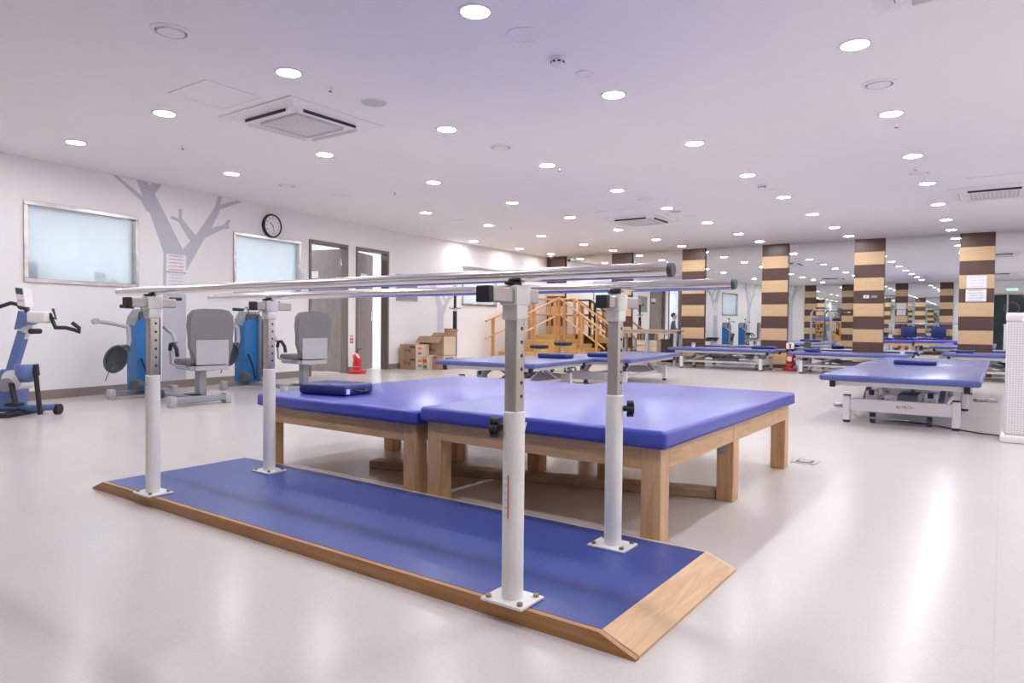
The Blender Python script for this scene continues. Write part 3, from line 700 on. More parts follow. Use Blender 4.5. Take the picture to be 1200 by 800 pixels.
def post(u, v, knob, label, cross, sticker=False, screw=False):
    x, y = u + 2.29, v - 2.05
    zt = 0.612
    o = MB().lathe([(0.0325, 0.008 + PT), (0.0325, zt), (0.029, zt + 0.003), (0.0, zt + 0.003)], 20, (x, y, 0)).build('post', M_cream, pb, label=label)
    MB().rbox(x - 0.075, x + 0.075, y - 0.06, y + 0.06, PT, PT + 0.009, 0.002, 1).build('base_plate', M_white, o)
    for i in (-1, 1):
        for j in (-1, 1):
            MB().cyl((x + i * 0.057, y + j * 0.043, PT + 0.009), (x + i * 0.057, y + j * 0.043, PT + 0.017), 0.009, n=6).build('bolt', M_gold, o, smooth=0)
    MB().rbox(x - 0.0225, x + 0.0225, y - 0.0225, y + 0.0225, zt - 0.02, 0.905, 0.006, 2).build('telescopic_tube', M_satin, o)
    hb = MB()
    for k in range(6):
        z = 0.66 + k * 0.04
        hb.cyl((x + 0.0215, y + 0.004, z), (x + 0.0232, y + 0.004, z), 0.006, n=10)
    hb.build('pin_holes', M_dark, o)
    if knob:
        kx, ky = knob; d = Vector((kx, ky, 0)).normalized(); c = Vector((x, y, 0.565)) + d * 0.03
        kb = MB(); kb.cyl(c, c + d * 0.02, 0.011, n=10).cyl(c + d * 0.015, c + d * 0.042, 0.020, n=12)
        side = Vector((-d.y, d.x, 0))
        for k in range(6):
            t = k * PI / 3; p = c + d * 0.027 + (side * math.cos(t) + Vector((0, 0, 1)) * math.sin(t)) * 0.023
            kb.cyl(p - d * 0.012, p + d * 0.012, 0.0095, n=10)
        kb.build('clamp_knob', M_black, o)
        ch = MB()
        e0 = Vector((x, y, 0.58)) - d * 0.033
        sd = side if side.x > 0 else -side
        ch.tube([e0 + Vector((0, 0, -0.045 * math.sin(PI * k / 10))) + sd * (0.012 * math.sin(PI * k / 10)) + d * (0.06 * k / 10) * 0.3 + sd * (-0.02 + 0.04 * k / 10) for k in range(11)], 0.0022, 6)
        ch.build('pin_chain', M_chrome, o)
    if sticker:
        # label wrapped on the camera side of the tube
        mb = MB(); th0 = math.radians(-112)
        vs_ = []
        for z in (0.30, 0.43):
            for k in range(5):
                t = th0 + k * 0.11; vs_.append((x + 0.0329 * math.cos(t), y + 0.0329 * math.sin(t), z))
        mb._add(vs_, [(k, k + 1, 6 + k, 5 + k) for k in range(4)]); mb.build('scale_sticker', M_notice2, o)
        mb = MB(); vs_ = []
        for z in (0.30, 0.43):
            for k in range(3):
                t = th0 + 0.44 + k * 0.08; vs_.append((x + 0.0330 * math.cos(t), y + 0.0330 * math.sin(t), z))
        mb._add(vs_, [(k, k + 1, 4 + k, 3 + k) for k in range(2)]); mb.build('orange_stripe', M_orange, o)
    if screw: MB().cyl((x, y - 0.028, 0.57), (x, y - 0.037, 0.57), 0.006, n=8).build('screw', M_mgrey, o)
    # crossbar with clamp on top
    v0_, v1_ = cross
    c = MB().rbox(x - 0.0225, x + 0.0225, v0_ - 2.05 + 0.02, v1_ - 2.05, 0.935, 0.978, 0.004, 1).build('crossbar', M_satin, pb)
    MB().rbox(x - 0.024, x + 0.024, v0_ - 2.05 - 0.002, v0_ - 2.05 + 0.022, 0.933, 0.980, 0.003, 1).build('end_cap', M_black, c)
    MB().rbox(x - 0.032, x + 0.032, y - 0.036, y + 0.036, 0.928, 0.986, 0.005, 2).build('clamp_block', M_cream, c)
    MB().rbox(x - 0.029, x + 0.029, y - 0.029, y + 0.029, 0.885, 0.93, 0.006, 2).build('clamp_collar', M_cream, c)
    MB().cyl((x + 0.012, y + 0.012, 0.984), (x + 0.012, y + 0.012, 0.998), 0.010, n=12).build('rail_stem', M_chrome, c)
    MB().lathe([(0.010, 0.987), (0.022, 0.989), (0.022, 0.996), (0.010, 0.998)], 14, (x, y - 0.018, 0)).build('rail_knob', M_black, c)
post(-3.28, 1.66, None, 'white post at the front left of the platform', (1.535, 1.765), screw=True)
post(-1.175, 1.66, (-0.8, -0.35), 'white post nearest the camera with a black star knob', (1.503, 1.756), sticker=True)
post(-1.165, 2.29, (0.85, 0.45), 'white post at the right rear of the platform', (2.177, 2.44))
post(-3.27, 2.29, None, 'white post at the rear left of the platform', (2.18, 2.42))
for v, u0, u1, zz in ((1.66, -3.60, -0.695, 1.015), (2.29, -3.84, -0.735, 1.013)):
    y = v - 2.05
    hr = MB().cyl((u0 + 2.29, y, zz), (u1 + 2.29, y, zz), 0.0195, n=28).build('handrail', M_rail, pb)
    for s_, ue in ((-1, u0), (1, u1)):
        xx = ue + 2.29
        MB().cyl((xx, y, zz), (xx + s_ * 0.012, y, zz), 0.0196, 0.0165, n=28).build('end_cap', M_dgrey if s_ > 0 else M_lgrey, hr)

# ------------------------------------------------------------------ big mat tables
def mat_table(u0, u1, v0, v1, ztop, legs, label):
    cx, cy_ = (u0 + u1) / 2, (v0 + v1) / 2
    e = thing('mat_table', label, 'therapy table', (cx, cy_, 0), 0, 'wooden mat tables')
    hx, hy = (u1 - u0) / 2, (v1 - v0) / 2; zb = ztop - 0.075
    MB().rbox(-hx, hx, -hy, hy, zb, ztop, 0.02, 4).build('mattress', M_bluemat, e, label='royal blue vinyl mattress')
    sm = MB().tube([(-hx + .012, -hy - .0005, zb + 0.013), (hx - .012, -hy - .0005, zb + 0.013), (hx + .0005, -hy + .012, zb + 0.013), (hx + .0005, hy - .012, zb + 0.013)], 0.0022, 6)
    sm.build('welt_seam', M_navy, e)
    ins = 0.03; ax, ay = hx - ins, hy - ins; ah = 0.088
    for x0, x1, y0, y1, m in ((-ax + .085, ax - .085, -ay, -ay + 0.028, M_woodx), (-ax + .085, ax - .085, ay - 0.028, ay, M_woodx), (-ax, -ax + 0.028, -ay + .085, ay - .085, M_woody), (ax - 0.028, ax, -ay + .085, ay - .085, M_woody)):
        MB().rbox(x0, x1, y0, y1, zb - ah, zb, 0.002, 1).build('apron', m, e)
    MB().box(-ax + .03, ax - .03, -ay + .03, ay - .03, zb - 0.02, zb - 0.001).build('base_board', M_woodx, e, smooth=0)
    for (lu, lv) in legs:
        x, y = lu - cx, lv - cy_
        MB().rbox(x - 0.0425, x + 0.0425, y - 0.0425, y + 0.0425, 0.0, zb - 0.0, 0.003, 1).build('leg', M_woodz, e)
    return e
t1 = mat_table(-2.325, -1.04, 2.475, 4.50, 0.465, [(-1.1125, 2.5475), (-2.2525, 2.5475), (-1.1125, 4.4275), (-2.2525, 4.4275), (-1.1095, 3.43), (-2.2555, 3.43), (-1.80, 3.46)], 'wooden mat table with royal blue mattress on the right of the pair')
MB().box(-1.14 + 1.6825 , -1.10 + 1.6825, 3.385 - 3.4875, 3.386 - 3.4875, 0.235, 0.285).build('inventory_tag', M_lgrey, t1, smooth=0, label='grey inventory tag')
mat_table(-3.665, -2.345, 2.475, 4.40, 0.440, [(-3.5925, 2.5475), (-2.4175, 2.5475), (-3.5925, 4.3275), (-2.4175, 4.3275), (-3.40, 3.36), (-2.83, 3.36)], 'wooden mat table with royal blue mattress on the left, a wedge cushion on it')
pl = MB().rbox(-1.0, 1.0, -0.05, 0.05, 0, 0.045, 0.004, 1).build('wooden_plank', M_plank, None, loc=(-2.13, 3.17, 0), rotz=math.atan2(0.56, 1.93))
tag(pl, 'long loose wooden plank lying on the floor under the mat tables', 'plank')
def cushion(name, label, u, v, z, sx, sy, sz, rot=0, m=M_navy, handle=False):
    e = thing(name, label, 'cushion', (u, v, z), rot)
    mb = MB().rbox(-sx / 2, sx / 2, -sy / 2, sy / 2, 0.0, sz, min(sz * 0.28, 0.02), 3)
    mb.build('cover', m, e)
    MB().tube([(-sx / 2 + .02, -sy / 2 - .0005, sz * 0.5), (sx / 2 - .02, -sy / 2 - .0005, sz * 0.5)], 0.002, 6).build('zip_seam', M_black, e)
    if handle:
        MB().tube([(sx / 2 - 0.005, -0.05, sz * .5), (sx / 2 + 0.03, -0.03, sz * .35), (sx / 2 + 0.03, 0.03, sz * .35), (sx / 2 - 0.005, 0.05, sz * .5)], 0.006, 8).build('carry_strap', M_black, e)
        MB().box(sx / 2, sx / 2 + 0.001, -sy / 2 + 0.02, -sy / 2 + 0.05, 0.01, 0.04).build('care_tag', M_paper, e, smooth=0)
    return e
cushion('wedge_cushion', 'navy cushion on the left mat table', -3.31, 2.79, 0.44, 0.36, 0.27, 0.066, math.radians(8), M_navy, True)

# ------------------------------------------------------------------ floor socket
fs = thing('floor_socket', 'small steel floor socket cover beside the mat table leg', 'socket', (-1.02, 4.70, 0.0))
MB().rbox(-0.075, 0.075, -0.075, 0.075, 0.0, 0.005, 0.002, 1).build('cover_plate', M_satin, fs)
MB().box(-0.05, 0.05, -0.05, 0.05, 0.005, 0.0065).build('lid', M_dgrey, fs, smooth=0)
MB().box(-0.035, 0.035, -0.035, 0.035, 0.0065, 0.0075).build('lid_inset', M_satin, fs, smooth=0)

# ------------------------------------------------------------------ electric treatment beds
def bed(label, cu, cv, rot, wd, ln, ztop, legv=0.85, legl=None, logo=False, pedal=None):
    """local y along the length, front (logo beam) at -y"""
    e = thing('treatment_bed', label, 'treatment bed', (cu, cv, 0), rot, 'blue topped treatment beds')
    hx, hy = wd / 2, ln / 2; th = 0.055; zb = ztop - th
    MB().rbox(-hx, hx, -hy, hy, zb, ztop, 0.022, 4).build('mattress', M_bed, e, label='slate blue vinyl top')
    fx, fy = hx - 0.10, hy - 0.10
    for x0, x1, y0, y1 in ((-fx, fx, -fy, -fy + 0.04), (-fx, fx, fy - 0.04, fy), (-fx, -fx + 0.04, -fy + .04, fy - .04), (fx - 0.04, fx, -fy + .04, fy - .04)):
        MB().rbox(x0, x1, y0, y1, zb - 0.045, zb - 0.001, 0.004, 1).build('frame_rail', M_white, e)
    for i in (-1, 1):
        for j in (-1, 1):
            MB().rbox(i * (fx + 0.001) - 0.022, i * (fx + 0.001) + 0.022, j * (fy + 0.001) - 0.022, j * (fy + 0.001) + 0.022, zb - 0.06, zb - 0.0005, 0.003, 1).build('corner_block', M_black, e)
    lx = legv / 2; ly = (legl or (ln - 0.75)) / 2; zl = 0.245
    for j in (-1, 1):
        bmn = MB().rbox(-lx + .03, lx - .03, j * ly - 0.02, j * ly + 0.02, 0.11, 0.225, 0.004, 1).build('base_beam', M_white, e)
        if logo and j < 0: text_part('lettering', 'KI-TECH', 0.034, M_ink, bmn, (0.04, -ly - 0.0206, 0.168))
        for i in (-1, 1):
            lg = MB().rbox(i * lx - 0.03, i * lx + 0.03, j * ly - 0.03, j * ly + 0.03, 0.022, zl, 0.004, 1).build('leg', M_white, e)
            MB().lathe([(0.030, 0.0), (0.032, 0.018), (0.02, 0.024)], 12, (i * lx, j * ly, 0)).build('foot', M_black, lg)
            MB().rbox(i * lx - 0.03, i * lx + 0.03, j * ly - 0.03, j * ly + 0.03, zl, zl + 0.008, 0.002, 1).build('leg_cap', M_black, lg)
    for i in (-1, 1):
        MB().rbox(i * (lx - 0.12) - 0.02, i * (lx - 0.12) + 0.02, -ly + .02, ly - .02, 0.125, 0.165, 0.004, 1).build('base_rail', M_white, e)
        # scissor arms
        for s_ in (-1, 1):
            y0 = s_ * (ly - 0.15)
            MB().obox((i * (lx - 0.12), y0, 0.165), (i * (lx - 0.12), y0 - s_ * 0.42, zb - 0.05), 0.03, 0.045, (1, 0, 0)).build('lift_arm', M_lgrey, e)
        MB().rbox(i * 0.23 - 0.05, i * 0.23 + 0.05, -ly + 0.06, -ly + 0.16, 0.18, 0.30, 0.008, 1).build('lift_bracket', M_white, e)
        MB().rbox(i * 0.23 - 0.022, i * 0.23 + 0.022, -ly + 0.055, -ly + 0.06, 0.255, 0.30, 0.002, 1).build('bracket_cap', M_black, e)
        c0 = (i * (lx - 0.2), -ly + 0.12, 0)
        cs = MB().cyl((c0[0] - 0.02, c0[1], 0.045), (c0[0] + 0.02, c0[1], 0.045), 0.045, n=18).build('castor', M_dgrey, e)
        MB().box(c0[0] - 0.026, c0[0] + 0.026, c0[1] - 0.02, c0[1] + 0.02, 0.045, 0.126).build('castor_fork', M_mgrey, cs, smooth=0)
    MB().rbox(-0.09, 0.09, -0.25, 0.15, 0.14, 0.23, 0.015, 2).build('motor_housing', M_mgrey, e)
    MB().cyl((0, 0.1, 0.19), (0, ly - 0.15, zb - 0.06), 0.024, n=12).build('actuator', M_mgrey, e)
    MB().tube([(-lx + .06, -ly + .01, 0.07), (-lx + .1, -ly - 0.01, 0.055), (lx - .35, -ly - 0.01, 0.055)], 0.007, 8).build('foot_bar', M_mgrey, e)
    return e
bed_labels = {}
bed('near wide treatment bed with a slate blue top and white logo beam at the right', -0.73, 7.82, 0, 1.21, 2.42, 0.452, 0.85, 1.74, True)
bed('treatment bed abutting the far end of the near logo bed', -0.76, 10.16, 0, 1.27, 2.2, 0.445, 0.85, 1.5)
def bed_rf(label, ru, rv, rot, wd, ln, ztop, **kw):
    cx = ru - math.cos(rot) * wd / 2 - math.sin(rot) * ln / 2; cy2 = rv - math.sin(rot) * wd / 2 + math.cos(rot) * ln / 2
    return bed(label, cx, cy2, rot, wd, ln, ztop, **kw)
bed_rf('treatment bed directly behind the mat tables, with a loose pillow', -4.22, 6.35, math.radians(7), 1.36, 1.74, 0.43, legv=0.9, legl=1.2)
bed_rf('treatment bed behind the right rear bar post, beside the stairs', -3.93, 8.19, math.radians(7), 1.2, 2.5, 0.43, legv=0.82, legl=1.9)
bed('treatment bed along the mirrors with a white cup on its left end', -4.605, 14.0, PI / 2, 1.1, 2.09, 0.425, 0.72, 1.6)
bed('treatment bed along the mirrors in front of the switch plate column', -2.29, 14.0, PI / 2, 1.1, 1.95, 0.40, 0.72, 1.55)
bed('treatment bed along the mirrors in front of the notice column', 0.16, 14.0, PI / 2, 1.1, 1.96, 0.455, 0.72, 1.5)
# pillows on the beds
cushion('bed_pillow', 'navy pillow on the near logo bed', -0.80, 9.02, 0.452, 0.42, 0.16, 0.05)
cushion('bed_pillow', 'navy pillow on the middle bed left of the rear bar post', -4.80, 7.72, 0.43, 0.42, 0.24, 0.06, math.radians(7))
cushion('bed_pillow', 'navy pillow at the front of the bed behind the rear bar post', -4.50, 8.45, 0.43, 0.36, 0.22, 0.06, math.radians(7))
cushion('bed_pillow', 'navy pillow on the mirror side bed beside the fire extinguisher', -3.84, 13.95, 0.425, 0.42, 0.25, 0.055)
cushion('bed_pillow', 'navy pillow at the left end of the bed by the switch plate column', -2.88, 13.75, 0.40, 0.24, 0.30, 0.07)
cushion('bed_pillow', 'navy pillow on the bed by the notice column', -0.50, 13.7, 0.455, 0.26, 0.22, 0.05)
def cup(label, u, v, z):
    e = thing('white_cup', label, 'cup', (u, v, z))
    MB().lathe([(0.035, 0.0), (0.045, 0.10), (0.042, 0.10), (0.033, 0.006), (0, 0.006)], 16).build('cup_body', M_white, e)
    MB().lathe([(0.0462, 0.078), (0.0468, 0.092)], 16, caps=False).build('lid_band', M_inkr, e)
cup('white cup with a red band on the left end of the mirror side bed', -5.20, 13.75, 0.425)
cup('white cup at the right end of the bed by the switch plate column', -1.42, 13.75, 0.40)
# power cable and foot switches of the near bed
cb = MB().tube([(-0.95, 7.35, 0.012), (-0.8, 7.28, 0.008), (-0.55, 7.20, 0.008), (-0.32, 7.0, 0.008), (-0.15, 6.85, 0.008), (0.02, 6.8, 0.008), (0.2, 6.83, 0.008)], 0.006, 8).build('power_cable', M_black)
tag(cb, 'thin black power cable running from the near bed to the air purifier', 'cable')
def footswitch(u, v, rot, label):
    e = thing('foot_switch', label, 'foot switch', (u, v, 0), rot)
    MB().rbox(-0.11, 0.11, -0.075, 0.075, 0.0, 0.025, 0.008, 2).build('base', M_mgrey, e)
    for x in (-0.05, 0.05): MB().rbox(x - 0.04, x + 0.04, -0.05, 0.05, 0.025, 0.036, 0.005, 1).build('pedal', M_white, e)
footswitch(-0.15, 9.95, 0.2, 'flat foot switch on the floor right of the near bed')
footswitch(-1.40, 8.3, 0.3, 'flat foot switch on the floor left of the near bed')

# ------------------------------------------------------------------ air purifier
ap = thing('air_purifier', 'tall white air purifier with a perforated front at the right edge', 'air purifier', (0.225, 6.62, 0))
MB().rbox(-0.20, 0.20, -0.14, 0.14, 0.06, 0.93, 0.012, 2).build('body', M_white, ap)
MB().rbox(-0.197, 0.197, -0.148, -0.139, 0.07, 0.925, 0.004, 1).build('front_grille', M_perf, ap)
MB().rbox(-0.225, 0.225, -0.165, 0.165, 0.0, 0.06, 0.015, 2).build('plinth', M_white, ap)
MB().rbox(-0.205, 0.205, -0.145, 0.145, 0.93, 0.995, 0.012, 2).build('top_cap', M_white, ap)
MB().box(-0.10, 0.10, -0.1465, -0.145, 0.935, 0.95).build('indicator', M_led, ap, smooth=0)
rc = thing('remote_control', 'small black remote lying on top of the air purifier', 'remote', (0.24, 6.60, 0.995), 0.2)
MB().rbox(-0.08, 0.08, -0.025, 0.025, 0.0, 0.02, 0.006, 2).build('body', M_black, rc)
for k in range(4): MB().cyl((-0.05 + k * 0.03, 0, 0.02), (-0.05 + k * 0.03, 0, 0.022), 0.007, n=8).build('button', M_mgrey, rc)

# ------------------------------------------------------------------ seated leg and arm trainers
def trainer(u, v, label):
    """local x = +u (towards the chair), y = +v"""
    e = thing('seated_trainer', label, 'exercise machine', (u, v, 0), 0, 'seated trainers with chairs')
    # base
    MB().rbox(-0.03, 0.04, -0.36, 0.36, 0.03, 0.085, 0.008, 1).build('floor_bar', M_mgrey, e)
    MB().rbox(0.04, 1.22, -0.05, 0.05, 0.035, 0.085, 0.008, 1).build('spine', M_mgrey, e)
    MB().rbox(1.16, 1.24, -0.32, 0.30, 0.03, 0.095, 0.010, 1).build('rear_bar', M_mgrey, e)
    for x, y in ((0.005, -0.35), (0.005, 0.35), (1.2, -0.31), (1.2, 0.29)):
        MB().rbox(x - 0.045, x + 0.045, y - 0.035, y + 0.035, 0.0, 0.11, 0.012, 2).build('end_foot', M_lgrey, e)
    # blue column
    MB().prism([(-0.135, 0.085), (0.135, 0.085), (0.135, 0.84), (0.08, 0.90), (-0.08, 0.90), (-0.135, 0.84)], -0.09, 0.13, 'yz').build('column_body', M_mblue, e, smooth=0, label='bright blue column')
    MB().prism([(-0.14, 0.82), (0.14, 0.82), (0.125, 0.91), (0.065, 1.0), (-0.065, 1.0), (-0.125, 0.91)], -0.10, 0.10, 'yz').build('top_hood', M_mgrey, e, smooth=0)
    MB().rbox(0.10, 0.125, -0.10, 0.10, 0.88, 0.97, 0.004, 1).build('display', M_dgrey, e)
    MB().rbox(0.131, 0.20, 0.06, 0.10, 0.10, 0.95, 0.006, 1).build('front_rail', M_mgrey, e)
    MB().rbox(0.201, 0.215, 0.068, 0.092, 0.15, 0.90, 0.003, 1).build('guide_strip', M_dgrey, e)
    # swing arms
    arm = MB().tube([(0.08, -0.20, 0.80), (0.02, -0.36, 0.84), (-0.02, -0.50, 0.86)], 0.022, 10).build('swing_arm', M_lgrey, e)
    MB().cyl((-0.04, -0.50, 0.86), (0.02, -0.50, 0.86), 0.034, n=14).build('pivot', M_lgrey, arm)
    arm2 = MB().tube([(0.08, -0.20, 0.80), (0.10, -0.20, 0.65), (0.14, -0.26, 0.48)], 0.024, 10).build('swing_arm', M_lgrey, e)
    MB().cyl((0.10, -0.26, 0.56), (0.17, -0.26, 0.56), 0.045, n=16).build('pivot', M_dgrey, arm2)
    MB().tube([(0.08, 0.20, 0.80), (0.2, 0.24, 0.72), (0.3, 0.22, 0.62)], 0.022, 10).build('swing_arm', M_lgrey, e)
    # leg shell
    b2 = bmesh.new(); bmesh.ops.create_uvsphere(b2, u_segments=20, v_segments=12, radius=1.0)
    bmesh.ops.delete(b2, geom=[v_ for v_ in b2.verts if v_.co.x > 0.25], context='VERTS')
    Ms = Matrix.Translation((0.14, -0.36, 0.45)) @ Euler((math.radians(-22), math.radians(12), math.radians(-35))).to_matrix().to_4x4() @ Matrix.Diagonal((0.085, 0.115, 0.165, 1))
    sh = MB(); sh.merge(b2, Ms)
    so = sh.build('leg_shell', M_dgrey, e); md = so.modifiers.new('thickness', 'SOLIDIFY'); md.thickness = 0.02
    MB().obox((0.14, -0.40, 0.40), (0.12, -0.46, 0.22), 0.03, 0.006).build('strap', M_strap, so, smooth=0)
    MB().cyl((0.16, -0.12, 0.16), (0.2, -0.2, 0.16), 0.06, n=16).build('crank_hub', M_dgrey, e)
    MB().tube([(0.16, -0.10, 0.45), (0.18, -0.05, 0.30), (0.17, 0.0, 0.12)], 0.012, 8).build('strap', M_strap, e)
    # hand cranks above
    for s_ in (-1, 1):
        hd = MB().tube([(0.12, 0.05 * s_, 0.96), (0.16, 0.12 * s_, 1.06), (0.2, 0.20 * s_, 1.07 + 0.05 * s_)], 0.012, 8).build('hand_crank', M_mgrey, e)
        MB().cyl((0.2, 0.20 * s_, 1.07 + 0.05 * s_), (0.2, 0.34 * s_, 1.075 + 0.05 * s_), 0.02, n=12).build('grip', M_black, hd)
    # chair
    MB().rbox(1.02, 1.11, 0.03, 0.12, 0.085, 0.36, 0.01, 1).build('seat_post', M_mgrey, e)
    st = MB().rbox(0.60, 1.02, -0.21, 0.21, 0.40, 0.47, 0.03, 4).build('seat_cushion', M_grey, e)
    MB().rbox(0.62, 1.06, -0.19, 0.19, 0.355, 0.40, 0.008, 1).build('seat_pan', M_lgrey, st)
    bk = MB(); b2 = bmesh.new(); t_ = MB(); t_.bm = b2
    t_.prism([(-0.19, 0.44), (0.19, 0.44), (0.22, 0.60), (0.245, 0.82), (0.235, 0.93), (0.19, 0.985), (0.10, 1.0), (-0.10, 1.0), (-0.19, 0.985), (-0.235, 0.93), (-0.245, 0.82), (-0.22, 0.60)], 1.02, 1.10, 'yz')
    bmesh.ops.bevel(b2, geom=[ed for ed in b2.edges if abs(ed.verts[0].co.x - ed.verts[1].co.x) < 1e-4], offset=0.025, segments=3, affect='EDGES')
    bk.merge(b2)
    bo = bk.build('backrest', M_grey, e, smooth=60)
    MB().rbox(1.098, 1.112, -0.17, 0.17, 0.415, 0.675, 0.005, 1).build('back_plate', M_lgrey, bo)
    for y_, z_ in ((0.11, 0.50), (-0.11, 0.62)): MB().cyl((1.112, y_, z_), (1.115, y_, z_), 0.006, n=8).build('plate_screw', M_mgrey, bo)
    chair_parts = [st, bo]
    MB().rbox(1.09, 1.108, -0.17, 0.17, 0.355, 0.405, 0.004, 1).build('rear_rail', M_lgrey, e)
    for s_ in (-1, 1):
        ar = MB().tube([(0.98, 0.22 * s_, 0.40), (0.84, 0.26 * s_, 0.40), (0.70, 0.27 * s_, 0.42), (0.68, 0.27 * s_, 0.56)], 0.012, 8).build('armrest', M_mgrey, e)
        MB().tube([(0.68, 0.27 * s_, 0.56), (0.70, 0.27 * s_, 0.625), (0.78, 0.27 * s_, 0.63), (0.86, 0.27 * s_, 0.57), (0.88, 0.27 * s_, 0.50)], 0.020, 10).build('grip', M_strap, ar)
    for o_ in chair_parts + [c_ for c_ in e.children if c_.name.startswith(('armrest', 'rear_rail'))]:
        pv_ = Vector((0.98, 0, 0)); R_ = Matrix.Rotation(math.radians(-8), 4, 'Z')
        o_.rotation_euler = (0, 0, math.radians(-8)); o_.location = pv_ - R_ @ pv_ + Vector((0.14, 0.12, 0))
    lv = MB().tube([(1.03, 0.10, 0.34), (1.06, 0.24, 0.34), (1.07, 0.26, 0.42)], 0.01, 8).build('adjust_lever', M_chrome, e)
    MB().cyl((1.07, 0.26, 0.41), (1.08, 0.27, 0.46), 0.016, n=10).build('grip', M_black, lv)
    MB().tube([(0.62, -0.16, 0.36), (0.62, -0.16, 0.06)], 0.008, 8).build('foot_stay', M_chrome, e)
    MB().cyl((0.75, -0.17, 0.10), (0.75, -0.23, 0.10), 0.05, n=14).build('crank_hub', M_dgrey, e)
    MB().rbox(0.95, 1.12, -0.05, 0.05, 0.0955, 0.105, 0.004, 1).build('foot_grip', M_black, e)
    return e
m1 = trainer(-7.98, 3.93, 'seated leg trainer with grey chair and blue column under the tree mural')
m2 = copy_tree(m1); m2.location = (-8.12, 5.36, 0); m2['label'] = 'seated leg trainer with grey chair and blue column under the clock window'

# ------------------------------------------------------------------ arm and leg trainer bike at the left edge
bk = thing('trainer_bike', 'blue and white arm and leg trainer bike at the left photo edge', 'exercise bike', (-7.28, 2.52, 0), 0.62)
MB().rbox(-0.27, -0.20, -0.28, 0.28, 0.02, 0.075, 0.015, 2).build('front_tube', M_bblue, bk)
MB().cyl((-0.20, -0.02, 0.055), (0.26, 0.02, 0.07), 0.03, n=14).build('base_tube', M_bblue, bk)
wz = MB().cyl((0.25, 0.05, 0.048), (0.29, 0.05, 0.048), 0.048, n=18)
wz.build('transport_wheel', M_black, bk)
MB().rbox(-0.06, 0.02, -0.26, 0.26, 0.0, 0.045, 0.012, 2).build('cross_foot', M_black, bk)
MB().prism([(-0.27, 0.06), (-0.05, 0.06), (-0.02, 0.20), (-0.06, 0.36), (-0.15, 0.42), (-0.22, 0.26)], -0.09, 0.09, 'xz').build('drive_housing', M_bblue, bk, smooth=0)
MB().cyl((-0.05, -0.10, 0.32), (-0.05, 0.10, 0.32), 0.095, n=28).build('drive_cover', M_white, bk)
MB().cyl((-0.09, -0.125, 0.28), (-0.09, -0.10, 0.28), 0.06, n=22).build('crank_disc', M_mgrey, bk)
MB().obox((-0.13, 0, 0.36), (-0.005, 0, 0.76), 0.075, 0.065, (0, 1, 0)).build('mast', M_bblue, bk)
MB().obox((-0.01, 0, 0.70), (0.04, 0, 0.86), 0.06, 0.055, (0, 1, 0)).build('mast_sleeve', M_white, bk)
hd = MB().rbox(0.06, 0.24, -0.07, 0.07, 0.84, 0.95, 0.025, 3).build('arm_unit', M_white, bk)
MB().prism([(-0.06, 0.78), (0.10, 0.84), (0.10, 0.90), (-0.02, 0.95)], -0.05, 0.05, 'xz').build('unit_bracket', M_bblue, bk, smooth=0)
MB().cyl((0.10, -0.06, 0.765), (0.10, 0.06, 0.765), 0.025, n=12).build('clamp_knob', M_black, bk)
co = MB(); co._add([(-0.02, -0.055, 1.0), (0.05, -0.055, 0.985), (0.03, -0.055, 1.155), (-0.045, -0.055, 1.165), (-0.02, 0.055, 1.0), (0.05, 0.055, 0.985), (0.03, 0.055, 1.155), (-0.045, 0.055, 1.165)],
        [(0, 1, 2, 3), (7, 6, 5, 4), (0, 4, 5, 1), (1, 5, 6, 2), (2, 6, 7, 3), (3, 7, 4, 0)])
cobj = co.build('console', M_white, bk, smooth=0)
MB()._add([(-0.035, -0.0565, 1.105), (0.03, -0.0565, 1.095), (0.024, -0.0565, 1.15), (-0.04, -0.0565, 1.16)], [(0, 1, 2, 3)]).build('screen', M_dgrey, cobj, smooth=0)
for k in range(3): MB().cyl((0.0 + 0.018 * k - 0.01, -0.058, 1.04), (0.018 * k - 0.01, -0.055, 1.04), 0.006, n=8).build('button', M_inkr if k == 1 else M_bblue, cobj)
MB().obox((0.03, 0, 0.93), (0.02, 0, 1.0), 0.03, 0.03, (0, 1, 0)).build('console_stem', M_dgrey, bk)
lh = MB().tube([(0.06, 0.02, 0.90), (-0.02, 0.0, 1.0), (-0.10, -0.03, 1.02), (-0.20, -0.05, 0.98), (-0.26, -0.05, 0.93)], 0.018, 10).build('hand_crank', M_black, bk)
MB().cyl((-0.02, -0.02, 0.985), (-0.02, 0.02, 1.01), 0.032, n=12).build('pivot', M_dgrey, lh)
rh = MB().tube([(0.24, 0.0, 0.90), (0.29, 0.0, 0.88), (0.25, 0.02, 0.97)], 0.012, 8)
rh.tube([(0.28, 0.0, 0.80), (0.38, 0.0, 0.80), (0.46, 0.0, 0.78), (0.50, 0.0, 0.76), (0.50, 0.0, 0.80), (0.44, 0.0, 0.845)], 0.018, 10)
rh.obox((0.23, 0, 0.93), (0.29, 0, 0.79), 0.02, 0.03, (0, 1, 0))
rh.build('hand_crank', M_black, bk)
cs = MB()
vs_ = []
rows = [(0.31, 0.05), (0.38, 0.085), (0.47, 0.095)]; n = 9
for z, r in rows:
    for k in range(n):
        t = math.radians(-150 + 200 * k / (n - 1)); vs_.append((0.10 + r * math.cos(t), -0.12 + r * math.sin(t), z))
cs._add(vs_, [(i * n + k, i * n + k + 1, (i + 1) * n + k + 1, (i + 1) * n + k) for i in range(2) for k in range(n - 1)])
co2 = cs.build('calf_support', M_bblue, bk); co2.modifiers.new('thickness', 'SOLIDIFY').thickness = 0.02
MB().obox((0.195, -0.14, 0.47), (0.205, -0.14, 0.37), 0.04, 0.035, (0, 1, 0)).build('calf_pad', M_black, co2)
